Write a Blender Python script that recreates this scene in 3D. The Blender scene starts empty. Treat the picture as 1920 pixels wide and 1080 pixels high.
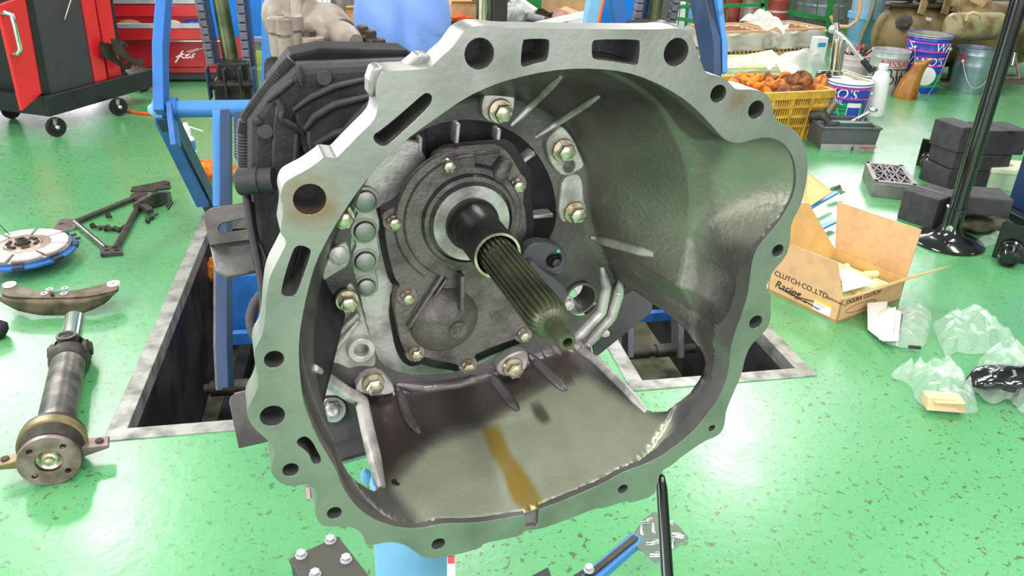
import bpy, bmesh, math, random
import numpy as np
from mathutils import Vector, Matrix, Euler
from mathutils.geometry import delaunay_2d_cdt
random.seed(7)
PI = math.pi
S = bpy.context.scene
COL = S.collection
# ------------------------------------------------------------------ camera
F = 1480.0; HC = 1.38
_y = np.array([-310, -750, 1480.0]); _y /= np.linalg.norm(_y)
_z = np.array([100, -2960, -1480.0]); _z -= _z.dot(_y)*_y; _z /= np.linalg.norm(_z)
_x = np.cross(_y, _z)
AX = [Vector(_x), Vector(_y), Vector(_z)]
def cam2world(c):
    c = Vector(c); return Vector((c.dot(AX[0]), c.dot(AX[1]), c.dot(AX[2])))
CAMP = Vector((0, 0, HC))
cd = bpy.data.cameras.new('camera'); cam = bpy.data.objects.new('camera', cd); COL.objects.link(cam)
cd.sensor_width = 36; cd.sensor_fit = 'HORIZONTAL'; cd.lens = 36*F/1920; cd.clip_start = 0.02; cd.clip_end = 100
R = cam2world((1, 0, 0)); U = cam2world((0, -1, 0)); B = cam2world((0, 0, -1))
cam.matrix_world = Matrix(((R.x, U.x, B.x, 0), (R.y, U.y, B.y, 0), (R.z, U.z, B.z, HC), (0, 0, 0, 1)))
S.camera = cam
# ------------------------------------------------------------------ world, lights, exposure
S.view_settings.view_transform = 'Standard'; S.view_settings.look = 'None'
S.view_settings.exposure = 0.34; S.view_settings.gamma = 1; S.view_settings.use_curve_mapping = False
W = bpy.data.worlds.new('sky'); S.world = W; W.use_nodes = True
bg = W.node_tree.nodes['Background']; bg.inputs[0].default_value = (1.0, 0.93, 0.99, 1); bg.inputs[1].default_value = 0.5
def area(name, loc, target, sx, sy, power, col=(1, 1, 1)):
    l = bpy.data.lights.new(name, 'AREA'); l.shape = 'RECTANGLE'; l.size = sx; l.size_y = sy; l.energy = power; l.color = col
    o = bpy.data.objects.new(name, l); COL.objects.link(o); o.location = loc
    o.rotation_euler = (Vector(target)-Vector(loc)).to_track_quat('-Z', 'Y').to_euler()
    return o
# daylight in the end wall openings, then added side and front lamps
area('daylight_shutter', (-4.6, 9.45, 2.1), (-4.6, 0, 2.1), 3.4, 3.8, 480, (1.0, 0.94, 1.0))
area('daylight_window', (5.6, 9.45, 3.3), (5.6, 0, 3.3), 4.6, 2.0, 190, (1.0, 0.94, 1.0))
area('side_highlight', (-6.9, -0.2, 2.0), (0, -0.2, 1.6), 5.0, 3.3, 280, (1.0, 0.94, 1.0))  # side opening lamp, sited to give the bell and flange highlights
area('front_fill', (0.5, -4.9, 2.2), (0.5, 5, 1.2), 8.0, 3.4, 190, (1.0, 0.93, 1.0))  # added fill behind the camera to brighten the bell interior
# fluorescent tubes under the roof
for _lx in (-2.6, 0.6, 3.8):
    for _ly in (-1.2, 2.6, 6.4):
        area('tube_light', (_lx, _ly, 3.94), (_lx, _ly, 0), 0.3, 1.3, 85 if _ly < 0 else 62, (1.0, 0.93, 0.97))
# ------------------------------------------------------------------ pixel -> world helpers
def ray(px, py): return cam2world((px-960, py-540, F))
def G(px, py, z=0.0):
    r = ray(px, py); t = (z-HC)/r.z; return CAMP+r*t
def PL(px, py, p, n):
    r = ray(px, py); n = Vector(n); t = (Vector(p)-CAMP).dot(n)/r.dot(n); return CAMP+r*t
def PX(px, py, x): return PL(px, py, (x, 0, 0), (1, 0, 0))
def PY(px, py, y): return PL(px, py, (0, y, 0), (0, 1, 0))
def PD(px, py, d): return CAMP+cam2world(((px-960)/F*d, (py-540)/F*d, d))
def up(px, py, base):
    "point of the pixel on the upright plane through base that faces the camera"
    b = Vector(base); n = Vector((b.x, b.y, 0)); return PL(px, py, b, n)
# ------------------------------------------------------------------ mesh builder
def tri2d(loops, extra=()):
    "triangulate the first loop minus the other loops; extra = free inner points"
    vs = []; fl = []
    for L in loops:
        L = list(L)
        if sum(L[i-1].x*L[i].y-L[i].x*L[i-1].y for i in range(len(L))) < 0: L = L[::-1]
        fl.append(list(range(len(vs), len(vs)+len(L)))); vs += L
    r = delaunay_2d_cdt(vs+list(extra), [], fl, 0, 1e-8)
    return r[0], [f for f, o in zip(r[2], r[5]) if 0 in o and len(o) == 1]
class MB:
    def __init__(s): s.v = []; s.f = []; s.c = None
    def add(s, vs, fs):
        o = len(s.v); s.v += [Vector(p) for p in vs]; s.f += [tuple(i+o for i in f) for f in fs]; return s
    def hexa(s, p):   # 8 corners: bottom 4 ccw, top 4 ccw
        return s.add(p, [(3, 2, 1, 0), (4, 5, 6, 7), (0, 1, 5, 4), (1, 2, 6, 5), (2, 3, 7, 6), (3, 0, 4, 7)])
    def box(s, lo, hi, M=None):
        x0, y0, z0 = lo; x1, y1, z1 = hi
        p = [Vector(q) for q in ((x0, y0, z0), (x1, y0, z0), (x1, y1, z0), (x0, y1, z0), (x0, y0, z1), (x1, y0, z1), (x1, y1, z1), (x0, y1, z1))]
        if M: p = [M @ q for q in p]
        return s.hexa(p)
    def slab(s, quad, t):   # quad of 4 world points thickened by vector t
        t = Vector(t); q = [Vector(a) for a in quad]
        return s.hexa(q+[a+t for a in q])
    def bar(s, a, b, w, h, upv=(0, 0, 1)):   # rectangular bar from a to b
        a = Vector(a); b = Vector(b); d = (b-a).normalized(); sx = d.cross(Vector(upv))
        if sx.length < 1e-4: sx = d.cross(Vector((0, 1, 0)))
        sx.normalize(); sy = sx.cross(d).normalized()
        q = [(-w/2, -h/2), (w/2, -h/2), (w/2, h/2), (-w/2, h/2)]
        return s.hexa([a+sx*i+sy*j for i, j in q]+[b+sx*i+sy*j for i, j in q])
    def ring(s, pts, rs, n=16, caps=(True, True), ph=0.0):   # lathe along a poly-axis: list of centres and radii, straight axis frames
        P = [Vector(p) for p in pts]; k = len(P); o = len(s.v); pn = None
        for i, p in enumerate(P):
            d = (P[min(i+1, k-1)]-P[max(i-1, 0)])
            if d.length < 1e-9: d = P[-1]-P[0]
            d.normalize()
            if pn is None:
                a = Vector((0, 0, 1)) if abs(d.z) < 0.9 else Vector((1, 0, 0)); e = d.cross(a).normalized()
            else:
                e = (pn-d*pn.dot(d)).normalized()
            pn = e; g = d.cross(e)
            for j in range(n):
                t = 2*PI*j/n+ph; s.v.append(p+(e*math.cos(t)+g*math.sin(t))*rs[i])
        for i in range(k-1):
            for j in range(n):
                a = o+i*n+j; b = o+i*n+(j+1) % n; s.f.append((a, b, b+n, a+n))
        if caps[0]: s.f.append(tuple(o+j for j in range(n-1, -1, -1)))
        if caps[1]: s.f.append(tuple(o+(k-1)*n+j for j in range(n)))
        return s
    def cyl(s, a, b, r, n=16, r2=None): return s.ring([a, b], [r, r if r2 is None else r2], n)
    def tube(s, pts, r, n=8): return s.ring(pts, [r]*len(pts), n)
    def lathe(s, o, ax, prof, n=24, caps=(True, True)):   # prof: (radius, height) along the axis
        o = Vector(o); a = Vector(ax).normalized(); e = a.cross(Vector((0, 0, 1)) if abs(a.z) < 0.9 else Vector((1, 0, 0))).normalized(); g = a.cross(e)
        b = len(s.v); k = len(prof)
        for r, h in prof:
            for j in range(n):
                t = 2*PI*j/n; s.v.append(o+a*h+(e*math.cos(t)+g*math.sin(t))*r)
        for i in range(k-1):
            for j in range(n):
                p = b+i*n+j; q = b+i*n+(j+1) % n; s.f.append((p, q, q+n, p+n))
        if caps[0]: s.f.append(tuple(b+j for j in range(n-1, -1, -1)))
        if caps[1]: s.f.append(tuple(b+(k-1)*n+j for j in range(n)))
        return s
    def prism(s, outer, holes, z0, z1, M=None):   # 2-D outline with holes extruded from z0 to z1
        pv, pf = tri2d([[Vector((p[0], p[1])) for p in L] for L in [outer]+list(holes)])
        T = (lambda p: M @ Vector(p)) if M else Vector
        n = len(pv); fs = []
        for f in pf:
            a, b, c = [pv[i] for i in f[:3]]
            if (b-a).cross(c-a) < 0: f = f[::-1]
            fs.append(tuple(i+n for i in f)); fs.append(tuple(f[::-1]))
        cnt = {}
        for f in pf:
            g = list(f); a, b, c = [pv[i] for i in g[:3]]
            if (b-a).cross(c-a) < 0: g = g[::-1]
            for i in range(len(g)): cnt[(g[i], g[(i+1) % len(g)])] = 1
        for (a, b) in cnt:
            if (b, a) not in cnt: fs.append((a, b, b+n, a+n))
        return s.add([T((p.x, p.y, z0)) for p in pv]+[T((p.x, p.y, z1)) for p in pv], fs)
    def sphere(s, c, r, n=16, m=10, sc=(1, 1, 1), M=None):
        c = Vector(c); vs = [Vector((0, 0, 1))]; fs = []
        for i in range(1, m):
            t = PI*i/m
            for j in range(n): vs.append(Vector((math.sin(t)*math.cos(2*PI*j/n), math.sin(t)*math.sin(2*PI*j/n), math.cos(t))))
        vs.append(Vector((0, 0, -1))); l = len(vs)-1
        for j in range(n):
            fs.append((0, 1+j, 1+(j+1) % n)); fs.append((l, 1+(m-2)*n+(j+1) % n, 1+(m-2)*n+j))
            for i in range(m-2):
                a = 1+i*n+j; b = 1+i*n+(j+1) % n; fs.append((a, a+n, b+n, b))
        q = []
        for v in vs:
            p = Vector((v.x*sc[0]*r, v.y*sc[1]*r, v.z*sc[2]*r)); q.append(c+(M @ p if M else p))
        return s.add(q, fs)
    def hexbolt(s, p, ax, r, h, flange=1.35, fh=None):
        p = Vector(p); a = Vector(ax).normalized(); fh = h*0.3 if fh is None else fh
        s.ring([p, p+a*fh*0.7, p+a*fh], [r*flange, r*flange, r*flange*0.93], 18)
        s.ring([p+a*fh*0.9, p+a*h*0.9, p+a*h], [r*1.12, r*1.12, r*0.95], 6)
        s.ring([p+a*h*0.99, p+a*h*1.06], [r*0.85, r*0.6], 18)
        return s
    def grid(s, fn, nu, nv):
        o = len(s.v)
        for i in range(nu+1):
            for j in range(nv+1): s.v.append(Vector(fn(i/nu, j/nv)))
        for i in range(nu):
            for j in range(nv):
                a = o+i*(nv+1)+j; s.f.append((a, a+1, a+nv+2, a+nv+1))
        return s
# ------------------------------------------------------------------ objects
def put(name, mb, m, parent=None, world=True, smooth=35, bev=0, seg=2, solid=0, sub=0):
    me = bpy.data.meshes.new(name)
    vs = mb.v
    if parent is not None and world:
        r = parent
        while r.parent: r = r.parent
        I = r.matrix_world.inverted(); vs = [I @ p for p in vs]
    me.from_pydata([tuple(p) for p in vs], [], mb.f); me.update()
    b = bmesh.new(); b.from_mesh(me); bmesh.ops.recalc_face_normals(b, faces=b.faces[:]) if solid == 0 else None; b.to_mesh(me); b.free()
    o = bpy.data.objects.new(name, me); COL.objects.link(o)
    for x in (m if isinstance(m, (list, tuple)) else [m]): me.materials.append(x)
    if smooth:
        for p in me.polygons: p.use_smooth = True
        me.set_sharp_from_angle(angle=math.radians(smooth))
    if solid:
        d = o.modifiers.new('solid', 'SOLIDIFY'); d.thickness = abs(solid); d.offset = 1 if solid > 0 else -1
    if sub:
        d = o.modifiers.new('sub', 'SUBSURF'); d.levels = sub; d.render_levels = sub
    if bev:
        d = o.modifiers.new('bevel', 'BEVEL'); d.width = bev; d.segments = seg; d.limit_method = 'ANGLE'; d.angle_limit = math.radians(40)
    if parent is not None: o.parent = parent
    return o
def tag(o, label=None, cat=None, group=None, kind=None):
    if label: o['label'] = label
    if cat: o['category'] = cat
    if group: o['group'] = group
    if kind: o['kind'] = kind
    return o
def thing(name, loc, label, cat, group=None, rz=0.0):
    o = bpy.data.objects.new(name, None); COL.objects.link(o); o.empty_display_size = 0.05
    o.matrix_world = Matrix.Translation(Vector(loc)) @ Matrix.Rotation(rz, 4, 'Z')
    return tag(o, label, cat, group)
def copy_tree(o, loc, rz, label, group=None):
    def cp(a, par):
        c = a.copy(); COL.objects.link(c)
        if par is not None: c.parent = par
        for k in a.children: cp(k, c)
        return c
    r = cp(o, None); r.matrix_world = Matrix.Translation(Vector(loc)) @ Matrix.Rotation(rz, 4, 'Z')
    return tag(r, label, None, group)
# ------------------------------------------------------------------ materials
def lin(h):
    h = h.lstrip('#'); c = [int(h[i:i+2], 16)/255 for i in (0, 2, 4)]
    return tuple(x/12.92 if x <= 0.04045 else ((x+0.055)/1.055)**2.4 for x in c)+(1,)
def mat(name, col, rough=0.5, metal=0.0, var=0.15, scale=14.0, bump=0.0, bscale=60.0, col2=None, lo=0.45, hi=0.62, trans=0.0, coat=0.0, alpha=1.0, rvar=0.1, spec=0.5):
    m = bpy.data.materials.new(name); m.use_nodes = True; N = m.node_tree.nodes; L = m.node_tree.links; b = N['Principled BSDF']
    c = lin(col) if isinstance(col, str) else tuple(col)+(1,)
    c2 = (lin(col2) if isinstance(col2, str) else col2) if col2 else tuple(x*(1-var) for x in c[:3])+(1,)
    tc = N.new('ShaderNodeTexCoord'); nz = N.new('ShaderNodeTexNoise'); nz.inputs['Scale'].default_value = scale; nz.inputs['Detail'].default_value = 6
    L.new(tc.outputs['Object'], nz.inputs['Vector'])
    rp = N.new('ShaderNodeValToRGB'); rp.color_ramp.elements[0].position = lo; rp.color_ramp.elements[1].position = hi
    rp.color_ramp.elements[0].color = c; rp.color_ramp.elements[1].color = c2
    L.new(nz.outputs['Fac'], rp.inputs[0]); L.new(rp.outputs[0], b.inputs['Base Color'])
    b.inputs['Metallic'].default_value = metal; b.inputs['Specular IOR Level'].default_value = spec
    mr = N.new('ShaderNodeMapRange'); mr.inputs[3].default_value = max(0.02, rough-rvar); mr.inputs[4].default_value = min(1, rough+rvar)
    L.new(nz.outputs['Fac'], mr.inputs[0]); L.new(mr.outputs[0], b.inputs['Roughness'])
    if bump:
        n2 = N.new('ShaderNodeTexNoise'); n2.inputs['Scale'].default_value = bscale; n2.inputs['Detail'].default_value = 4
        L.new(tc.outputs['Object'], n2.inputs['Vector'])
        bp = N.new('ShaderNodeBump'); bp.inputs['Strength'].default_value = bump; bp.inputs['Distance'].default_value = 0.002
        L.new(n2.outputs['Fac'], bp.inputs['Height']); L.new(bp.outputs[0], b.inputs['Normal'])
    if trans: b.inputs['Transmission Weight'].default_value = trans
    if coat: b.inputs['Coat Weight'].default_value = coat; b.inputs['Coat Roughness'].default_value = 0.1
    if alpha < 1: b.inputs['Alpha'].default_value = alpha
    m['bsdf'] = 1
    return m
M = {}
M['blue'] = mat('blue_paint', '#2766ae', 0.4, 0, 0.25, 9, col2='#1f4f86', lo=0.5, hi=0.75)
M['blue_light'] = mat('light_blue_paint', '#3d7cbc', 0.42, 0, 0.15, 12, col2='#2f5f92', lo=0.58, hi=0.72)
M['blue_dark'] = mat('dark_blue_paint', '#173459', 0.45, 0, 0.3, 8, col2='#23262c', lo=0.5, hi=0.7)
M['blue_bright'] = mat('bright_blue_sheet', '#1574cf', 0.4, 0, 0.2, 6)
M['red'] = mat('red_paint', '#d8242c', 0.32, 0, 0.12, 5, coat=0.3)
M['red_deep'] = mat('deep_red_paint', '#b81c2a', 0.35, 0, 0.15, 5, coat=0.3)
M['black'] = mat('black_paint', '#1d1f22', 0.4, 0, 0.3, 8)
M['black_gloss'] = mat('black_gloss', '#0e0f11', 0.16, 0, 0.3, 8, coat=0.6)
M['charcoal'] = mat('charcoal_panel', '#37383d', 0.55, 0, 0.15, 10)
M['rubber'] = mat('black_rubber', '#3a3a3c', 0.75, 0, 0.3, 18, bump=0.3, bscale=90)
M['tyre'] = mat('black_tyre', '#141516', 0.6, 0, 0.2, 12)
M['grime'] = mat('oily_grime', '#2d2a22', 0.42, 0.2, 0.5, 20, col2='#12110f', bump=0.8, bscale=70)
M['chrome'] = mat('chrome', '#e6e6e6', 0.12, 1.0, 0.1, 10, rvar=0.05)
M['steel'] = mat('bare_steel', '#b3b3b0', 0.3, 1.0, 0.35, 18)
M['steel_dark'] = mat('dark_steel', '#5a5854', 0.4, 0.8, 0.4, 22, bump=0.3, bscale=60)
M['iron'] = mat('dirty_iron', '#474239', 0.55, 0.5, 0.45, 20, bump=0.5, bscale=80)
M['frame'] = mat('galvanised_frame', '#a7a8a0', 0.5, 0.55, 0.3, 16, col2='#6c6d66', lo=0.42, hi=0.7)
M['zinc'] = mat('yellow_zinc_bolt', '#cfcbb8', 0.24, 0.85, 0.3, 90, col2='#b5a988')
M['white'] = mat('white_plastic', '#eeeeec', 0.45, 0, 0.05, 10)
M['paper'] = mat('white_paper', '#f2f3ee', 0.7, 0, 0.05, 10)
M['card'] = mat('cardboard', '#d0a878', 0.75, 0, 0.12, 20, bump=0.1)
M['card_in'] = mat('cardboard_inside', '#d8b070', 0.75, 0, 0.1, 20)
M['orange'] = mat('orange_cotton', '#d98a3c', 0.9, 0, 0.3, 25, col2='#8a4a22', bump=0.6, bscale=120)
M['orange2'] = mat('orange_rag_cotton', '#e08a1e', 0.9, 0, 0.3, 20, col2='#a8401a', bump=0.6, bscale=120)
M['green'] = mat('green_paint', '#2c8a45', 0.45, 0, 0.2, 8)
M['yellow_crate'] = mat('yellow_plastic', '#d2a83c', 0.5, 0, 0.2, 12, col2='#9a7224', lo=0.45, hi=0.75)
M['film'] = mat('milky_film', '#e8e6e2', 0.3, 0, 0.05, 10, trans=0.0, alpha=0.55, bump=0.5, bscale=14)
M['clear'] = mat('clear_film', '#f2f8f4', 0.08, 0, 0.03, 10, alpha=0.22, rvar=.03, bump=0.6, bscale=16)
M['foam'] = mat('pale_foam', '#e9efb8', 0.7, 0, 0.1, 12)
M['tank'] = mat('dirty_tank_paint', '#8d7a52', 0.5, 0.1, 0.3, 5, col2='#57462c', bump=0.5, bscale=20)
M['silver'] = mat('tin_plate', '#c2c5c8', 0.34, 0.4, 0.15, 8)
M['pail_blue'] = mat('pail_blue', '#2b47b4', 0.32, 0, 0.1, 6, coat=0.2)
M['pink'] = mat('pink_print', '#d63fa6', 0.4)
M['pgreen'] = mat('green_print', '#1fa86a', 0.4)
M['ink'] = mat('black_ink', '#26201c', 0.6)
M['red_ink'] = mat('red_ink', '#d23c3c', 0.5)
M['amber'] = mat('amber_plastic', '#a8702c', 0.3, 0, 0.25, 9, col2='#7c4c1a', coat=0.2)
M['denim'] = mat('pale_blue_cotton', '#7393d6', 0.9, 0, 0.08, 9, bump=0.5, bscale=40, col2='#4d5f8c', lo=0.62, hi=0.74)
M['skyblue'] = mat('pale_blue_plastic', '#74aed6', 0.4, 0, 0.12, 6)
M['wall'] = mat('painted_wall', '#6c7268', 0.8, 0, 0.2, 2)
M['concrete'] = mat('pit_concrete', '#6e6d55', 0.8, 0, 0.4, 6, col2='#33322a', bump=0.5, bscale=20)
M['pitwall'] = mat('pit_steel_wall', '#38383c', 0.5, 0.3, 0.4, 5, col2='#1b1b1f')
M['hose'] = mat('orange_hose', '#d8622a', 0.5)
M['wire'] = mat('black_wire', '#1c1b1c', 0.5, 0, 0.3, 20)
M['loom'] = mat('grey_loom', '#343335', 0.55, 0, 0.3, 20)
# ================================================================== the setting
def floor_mat():
    m = bpy.data.materials.new('green_epoxy_floor'); m.use_nodes = True; N = m.node_tree.nodes; L = m.node_tree.links; b = N['Principled BSDF']
    tc = N.new('ShaderNodeTexCoord')
    def noise(scale, detail=5, dist=0.0, rough=0.55):
        n = N.new('ShaderNodeTexNoise'); n.inputs['Scale'].default_value = scale; n.inputs['Detail'].default_value = detail
        n.inputs['Distortion'].default_value = dist; n.inputs['Roughness'].default_value = rough; L.new(tc.outputs['Object'], n.inputs['Vector']); return n.outputs['Fac']
    def ramp(src, a, bb, ca=(0, 0, 0, 1), cb=(1, 1, 1, 1)):
        r = N.new('ShaderNodeValToRGB'); e = r.color_ramp.elements; e[0].position = a; e[1].position = bb; e[0].color = ca; e[1].color = cb
        L.new(src, r.inputs[0]); return r.outputs[0]
    def mix(fac, a, bb, t='MIX'):
        x = N.new('ShaderNodeMix'); x.data_type = 'RGBA'; x.blend_type = t
        if hasattr(fac, 'links'): L.new(fac, x.inputs[0])
        else: x.inputs[0].default_value = fac
        for s, v in ((6, a), (7, bb)):
            if hasattr(v, 'links'): L.new(v, x.inputs[s])
            else: x.inputs[s].default_value = v
        return x.outputs[2]
    def mul(a, bb):
        x = N.new('ShaderNodeMath'); x.operation = 'MULTIPLY'; L.new(a, x.inputs[0])
        if hasattr(bb, 'links'): L.new(bb, x.inputs[1])
        else: x.inputs[1].default_value = bb
        return x.outputs[0]
    base = ramp(noise(1.3, 5), 0.35, 0.7, lin('#4f9a60'), lin('#5aa469'))
    grey = mul(ramp(noise(0.9, 4, 0.4), 0.5, 0.68), 0.4)
    c = mix(grey, base, lin('#6f9076'))
    # worn chips: small dark flecks, dense in patches
    dens = ramp(noise(0.55, 2), 0.30, 0.52)
    chips = mul(ramp(noise(52, 3, 0.5, 0.5), 0.625, 0.645), dens)
    big = ramp(noise(9, 4, 0.3, 0.5), 0.735, 0.75)
    c = mix(mul(chips, 0.85), c, lin('#4a4a30')); c = mix(mul(big, 0.9), c, lin('#5f5c40'))
    tiny = ramp(noise(95, 2, 0.3), 0.64, 0.66); c = mix(mul(tiny, 0.6), c, lin('#4a6a40'))
    L.new(c, b.inputs['Base Color'])
    rr = N.new('ShaderNodeMapRange'); rr.inputs[3].default_value = 0.14; rr.inputs[4].default_value = 0.40; L.new(noise(3.5, 5), rr.inputs[0])
    L.new(rr.outputs[0], b.inputs['Roughness'])
    bp = N.new('ShaderNodeBump'); bp.inputs['Strength'].default_value = 0.28; bp.inputs['Distance'].default_value = 0.004
    L.new(noise(26, 4), bp.inputs['Height']); L.new(bp.outputs[0], b.inputs['Normal'])
    b.inputs['Coat Weight'].default_value = 0.6; b.inputs['Coat Roughness'].default_value = 0.28
    return m
M['floor'] = floor_mat()
XW = Matrix.Identity(4)
YZ = lambda y: Matrix(((1, 0, 0, 0), (0, 0, 1, y), (0, 1, 0, 0), (0, 0, 0, 1)))   # (a,b,c) -> (a, y+c, b)
XZ = lambda x: Matrix(((0, 0, 1, x), (1, 0, 0, 0), (0, 1, 0, 0), (0, 0, 0, 1)))   # (a,b,c) -> (x+c, a, b)
def rect(x0, y0, x1, y1): return [(x0, y0), (x1, y0), (x1, y1), (x0, y1)]
PITS = [(-0.742, 1.918, -0.105, 3.62), (0.788, 1.95, 1.422, 3.66)]
tag(put('floor', MB().prism(rect(-7, -5, 8, 9.6), [rect(*p) for p in PITS], -0.08, 0.0), M['floor'], smooth=0), 'glossy green painted workshop floor with worn chips', kind='structure')
for i, (x0, y0, x1, y1) in enumerate(PITS):
    t = 0.052; d = -0.55
    side = ('left', 'right')[i]
    o = put('trim_%d' % (i+1), MB().prism(rect(x0, y0, x1, y1), [rect(x0+t, y0+t, x1-t, y1-t)], -0.05, 0.004), M['frame'], smooth=0, bev=0.002)
    tag(o, 'worn grey steel edging around the %s lift pit in the floor' % side, kind='structure')
    w = MB()
    w.box((x0+0.02, y0+t, d), (x0+t, y1-t, -0.05)); w.box((x1-t, y0+t, d), (x1-0.02, y1-t, -0.05))
    w.box((x0+t, y0+0.02, d), (x1-t, y0+t, -0.05)); w.box((x0+t, y1-t, d), (x1-t, y1-0.02, -0.05))
    tag(put('pit_wall_%s' % side, w, M['pitwall'], smooth=0), 'dark steel lining of the %s lift pit' % side, kind='structure')
    tag(put('pit_floor_%s' % side, MB().box((x0+t, y0+t, d-0.04), (x1-t, y1-t, d)), M['concrete'], smooth=0), 'dirty concrete bottom of the %s lift pit' % side, kind='structure')
tag(put('wall_back', MB().prism(rect(-7, 0, 8, 4.2), [rect(-6.3, 0.2, -2.9, 4.0), rect(3.3, 2.3, 7.9, 4.15)], 0, 0.15, YZ(9.6)), M['wall'], smooth=0), 'painted end wall behind the compressor', kind='structure')
tag(put('wall_left', MB().prism(rect(-5, 0, 9.6, 4.2), [rect(-2.7, 0.3, 2.3, 3.7)], 0, 0.15, XZ(-7.15)), M['wall'], smooth=0), 'painted side wall', kind='structure')
tag(put('wall_right', MB().prism(rect(-5, 0, 9.6, 4.2), [], 0, 0.15, XZ(8.0)), M['wall'], smooth=0), 'painted side wall', kind='structure')
M['roof'] = mat('roof_sheet', '#c9ccc6', 0.7)
tag(put('ceiling', MB().box((-7, -5, 4.2), (8, 9.6, 4.3)), M['roof'], smooth=0), 'pale workshop roof', kind='structure')
# ================================================================== the transmission
_a = ray(381, -141); _n = Vector((-_a.x, -_a.y, 0)).normalized()
_v = Vector((0, 0, 1)); _u = _v.cross(_n).normalized(); TC = PD(990, 550, 0.75)
TM = Matrix(((_u.x, _v.x, _n.x, TC.x), (_u.y, _v.y, _n.y, TC.y), (_u.z, _v.z, _n.z, TC.z), (0, 0, 0, 1)))
TMI = TM.inverted()
def Lp(px, py, w=0.0):
    r = ray(px, py); p0 = TMI @ CAMP; d = TMI.to_3x3() @ r; return p0+d*((w-p0.z)/d.z)
def L2(pts, w=0.0): return [tuple(Lp(x, y, w)[:2]) for x, y in pts]
def Wp(px, py, w=0.0): return TM @ Lp(px, py, w)
def zm(ox, oy, sc, pts): return [(ox+x/sc, oy+y/sc) for x, y in pts]
def chaikin(p, k=1):
    for _ in range(k):
        q = []
        for i in range(len(p)):
            a = p[i]; b = p[(i+1) % len(p)]
            q += [(a[0]*.75+b[0]*.25, a[1]*.75+b[1]*.25), (a[0]*.25+b[0]*.75, a[1]*.25+b[1]*.75)]
        p = q
    return p
OUT = [(1000,53),(953,52.7),(920,48),(890,48),(870,58),(857,75),(847,90),(827,107),(812,122),(803,128),(773,131),(727,133),(718,135),(712,143),(707,153),(705,180),(708,190),(707,210),(700,227),(673,253),(637,290),(631,296),(620,295),(608,293),(601,300),(573,320),(543,335),(533,343),(527,357),(526,370),(530,385),(530,400),(527,420),(525,435),(530,442),(537,451),(535,460),(529,472),(517,495),(509,510),(502,533),(498,567),(496,600),(492,625),(487,637),(480,648),(476,666),(479,685),(484,708),(483,725),(477,742),(466,760),(463,779),(470,795),(485,811),(501,825),(512,838),(515,849),(511,864),(507,881),(513,893),(524,905),(542,913),(569,908),(584,910),(593,920),(595,935),(591,950),(591,964),(598.5,981),(610,988),(646,987),(664,990),(675.5,997),(683,1010),(687,1024),(705,1021),(729,1016),(752.6,1019),(770,1028),(785,1040),(800,1047),(824,1047),(865,1038),(901,1028),(907,1019),(942,1012),(978,1004),(984,995),(1009,993),(1043,982),(1078,969),(1117,953),(1129,954),(1176,939),(1181,944),(1227,930),(1233,905),(1239,884),(1262,871),(1280,855),(1321,827),(1345,818),(1356,806),(1360,787),(1361,770),(1382,722),(1391,700),(1397,672),(1407,648),(1430,626),(1441,612),(1446,594),(1445,575),(1446,557),(1442,549),(1437,540),(1440,530),(1449,509),(1474,481),(1480,462),(1482,443),(1484,418),(1496,396),(1504,378),(1513,340),(1515,307),(1510,273),(1497,250),(1480,237),(1460,228),(1452,217),(1448,200),(1443,183),(1433,173),(1410,167),(1380,168),(1372,160),(1360,147),(1343,142),(1323,137),(1317,123),(1308,97),(1300,73),(1292,60),(1277,53),(1260,53),(1240,55),(1160,55),(1060,54)]
INN = [(960,148),(1027,133),(1087,128),(1147,131),(1193,140),(1247,163),(1293,193),(1327,227),(1353,257),(1367,266),(1387,269),(1407,263),(1437,257),(1460,262),(1477,277),(1488,297),(1493,323),(1492,350),(1484,377),(1465,411),(1443,437),(1424,459),(1411,484),(1406,522),(1402,556),(1389,594),(1375,632),(1369,657),(1367,695),(1352,740),(1331,771),(1303,806),(1274,831),(1253,845),(1243,854),(1211,870),(1176,882),(1151,894),(1134,905),(1070,933),(1010,956),(981,966),(924,976),(880,981),(830,981),(806,987),(782,991),(747,989),(711,978),(681,961),(658,938),(640,908),(631,881),(610,846),(590,810),(578,778),(568,750),(562,700),(560,657),(563,617),(570,577),(580,533),(593,490),(613,450),(640,403),(670,360),(693,330),(727,293),(773,253),(820,220),(873,183),(923,160)]
out2 = chaikin(L2(OUT)); inn2 = chaikin(L2(INN))
_i = INN.index((1010,956)); INNF = INN[:_i]+[(1011,955.6),(1010,956.3),(1008,985),(1007,986),(987,987.5),(986,987),(984,965),(983,964.5)]+INN[_i+1:]; innf = chaikin(L2(INNF))
def circ(px, py, rad, w=0.0, n=20):
    c = Lp(px, py, w); return [(c.x+rad*math.cos(2*PI*i/n), c.y+rad*math.sin(2*PI*i/n)) for i in range(n)]
_k = 0.75/F
HOLES = [(581,374,27),(899,101,25.5),(1268,98,25),(1347,176,17),(1418,206,18),(1458.5,470,14.5),(1417,604,17),(1335,803,9),(1168,917,13),(822,1020,15.5),(627,962,15),(545,881,15.5),(511,780,22.5),(514,674,17.5)]
_hk = [1.03]*14
holes2 = [circ(x, y, r*0.5067e-3*(0.97)) for x, y, r in HOLES]
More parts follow.
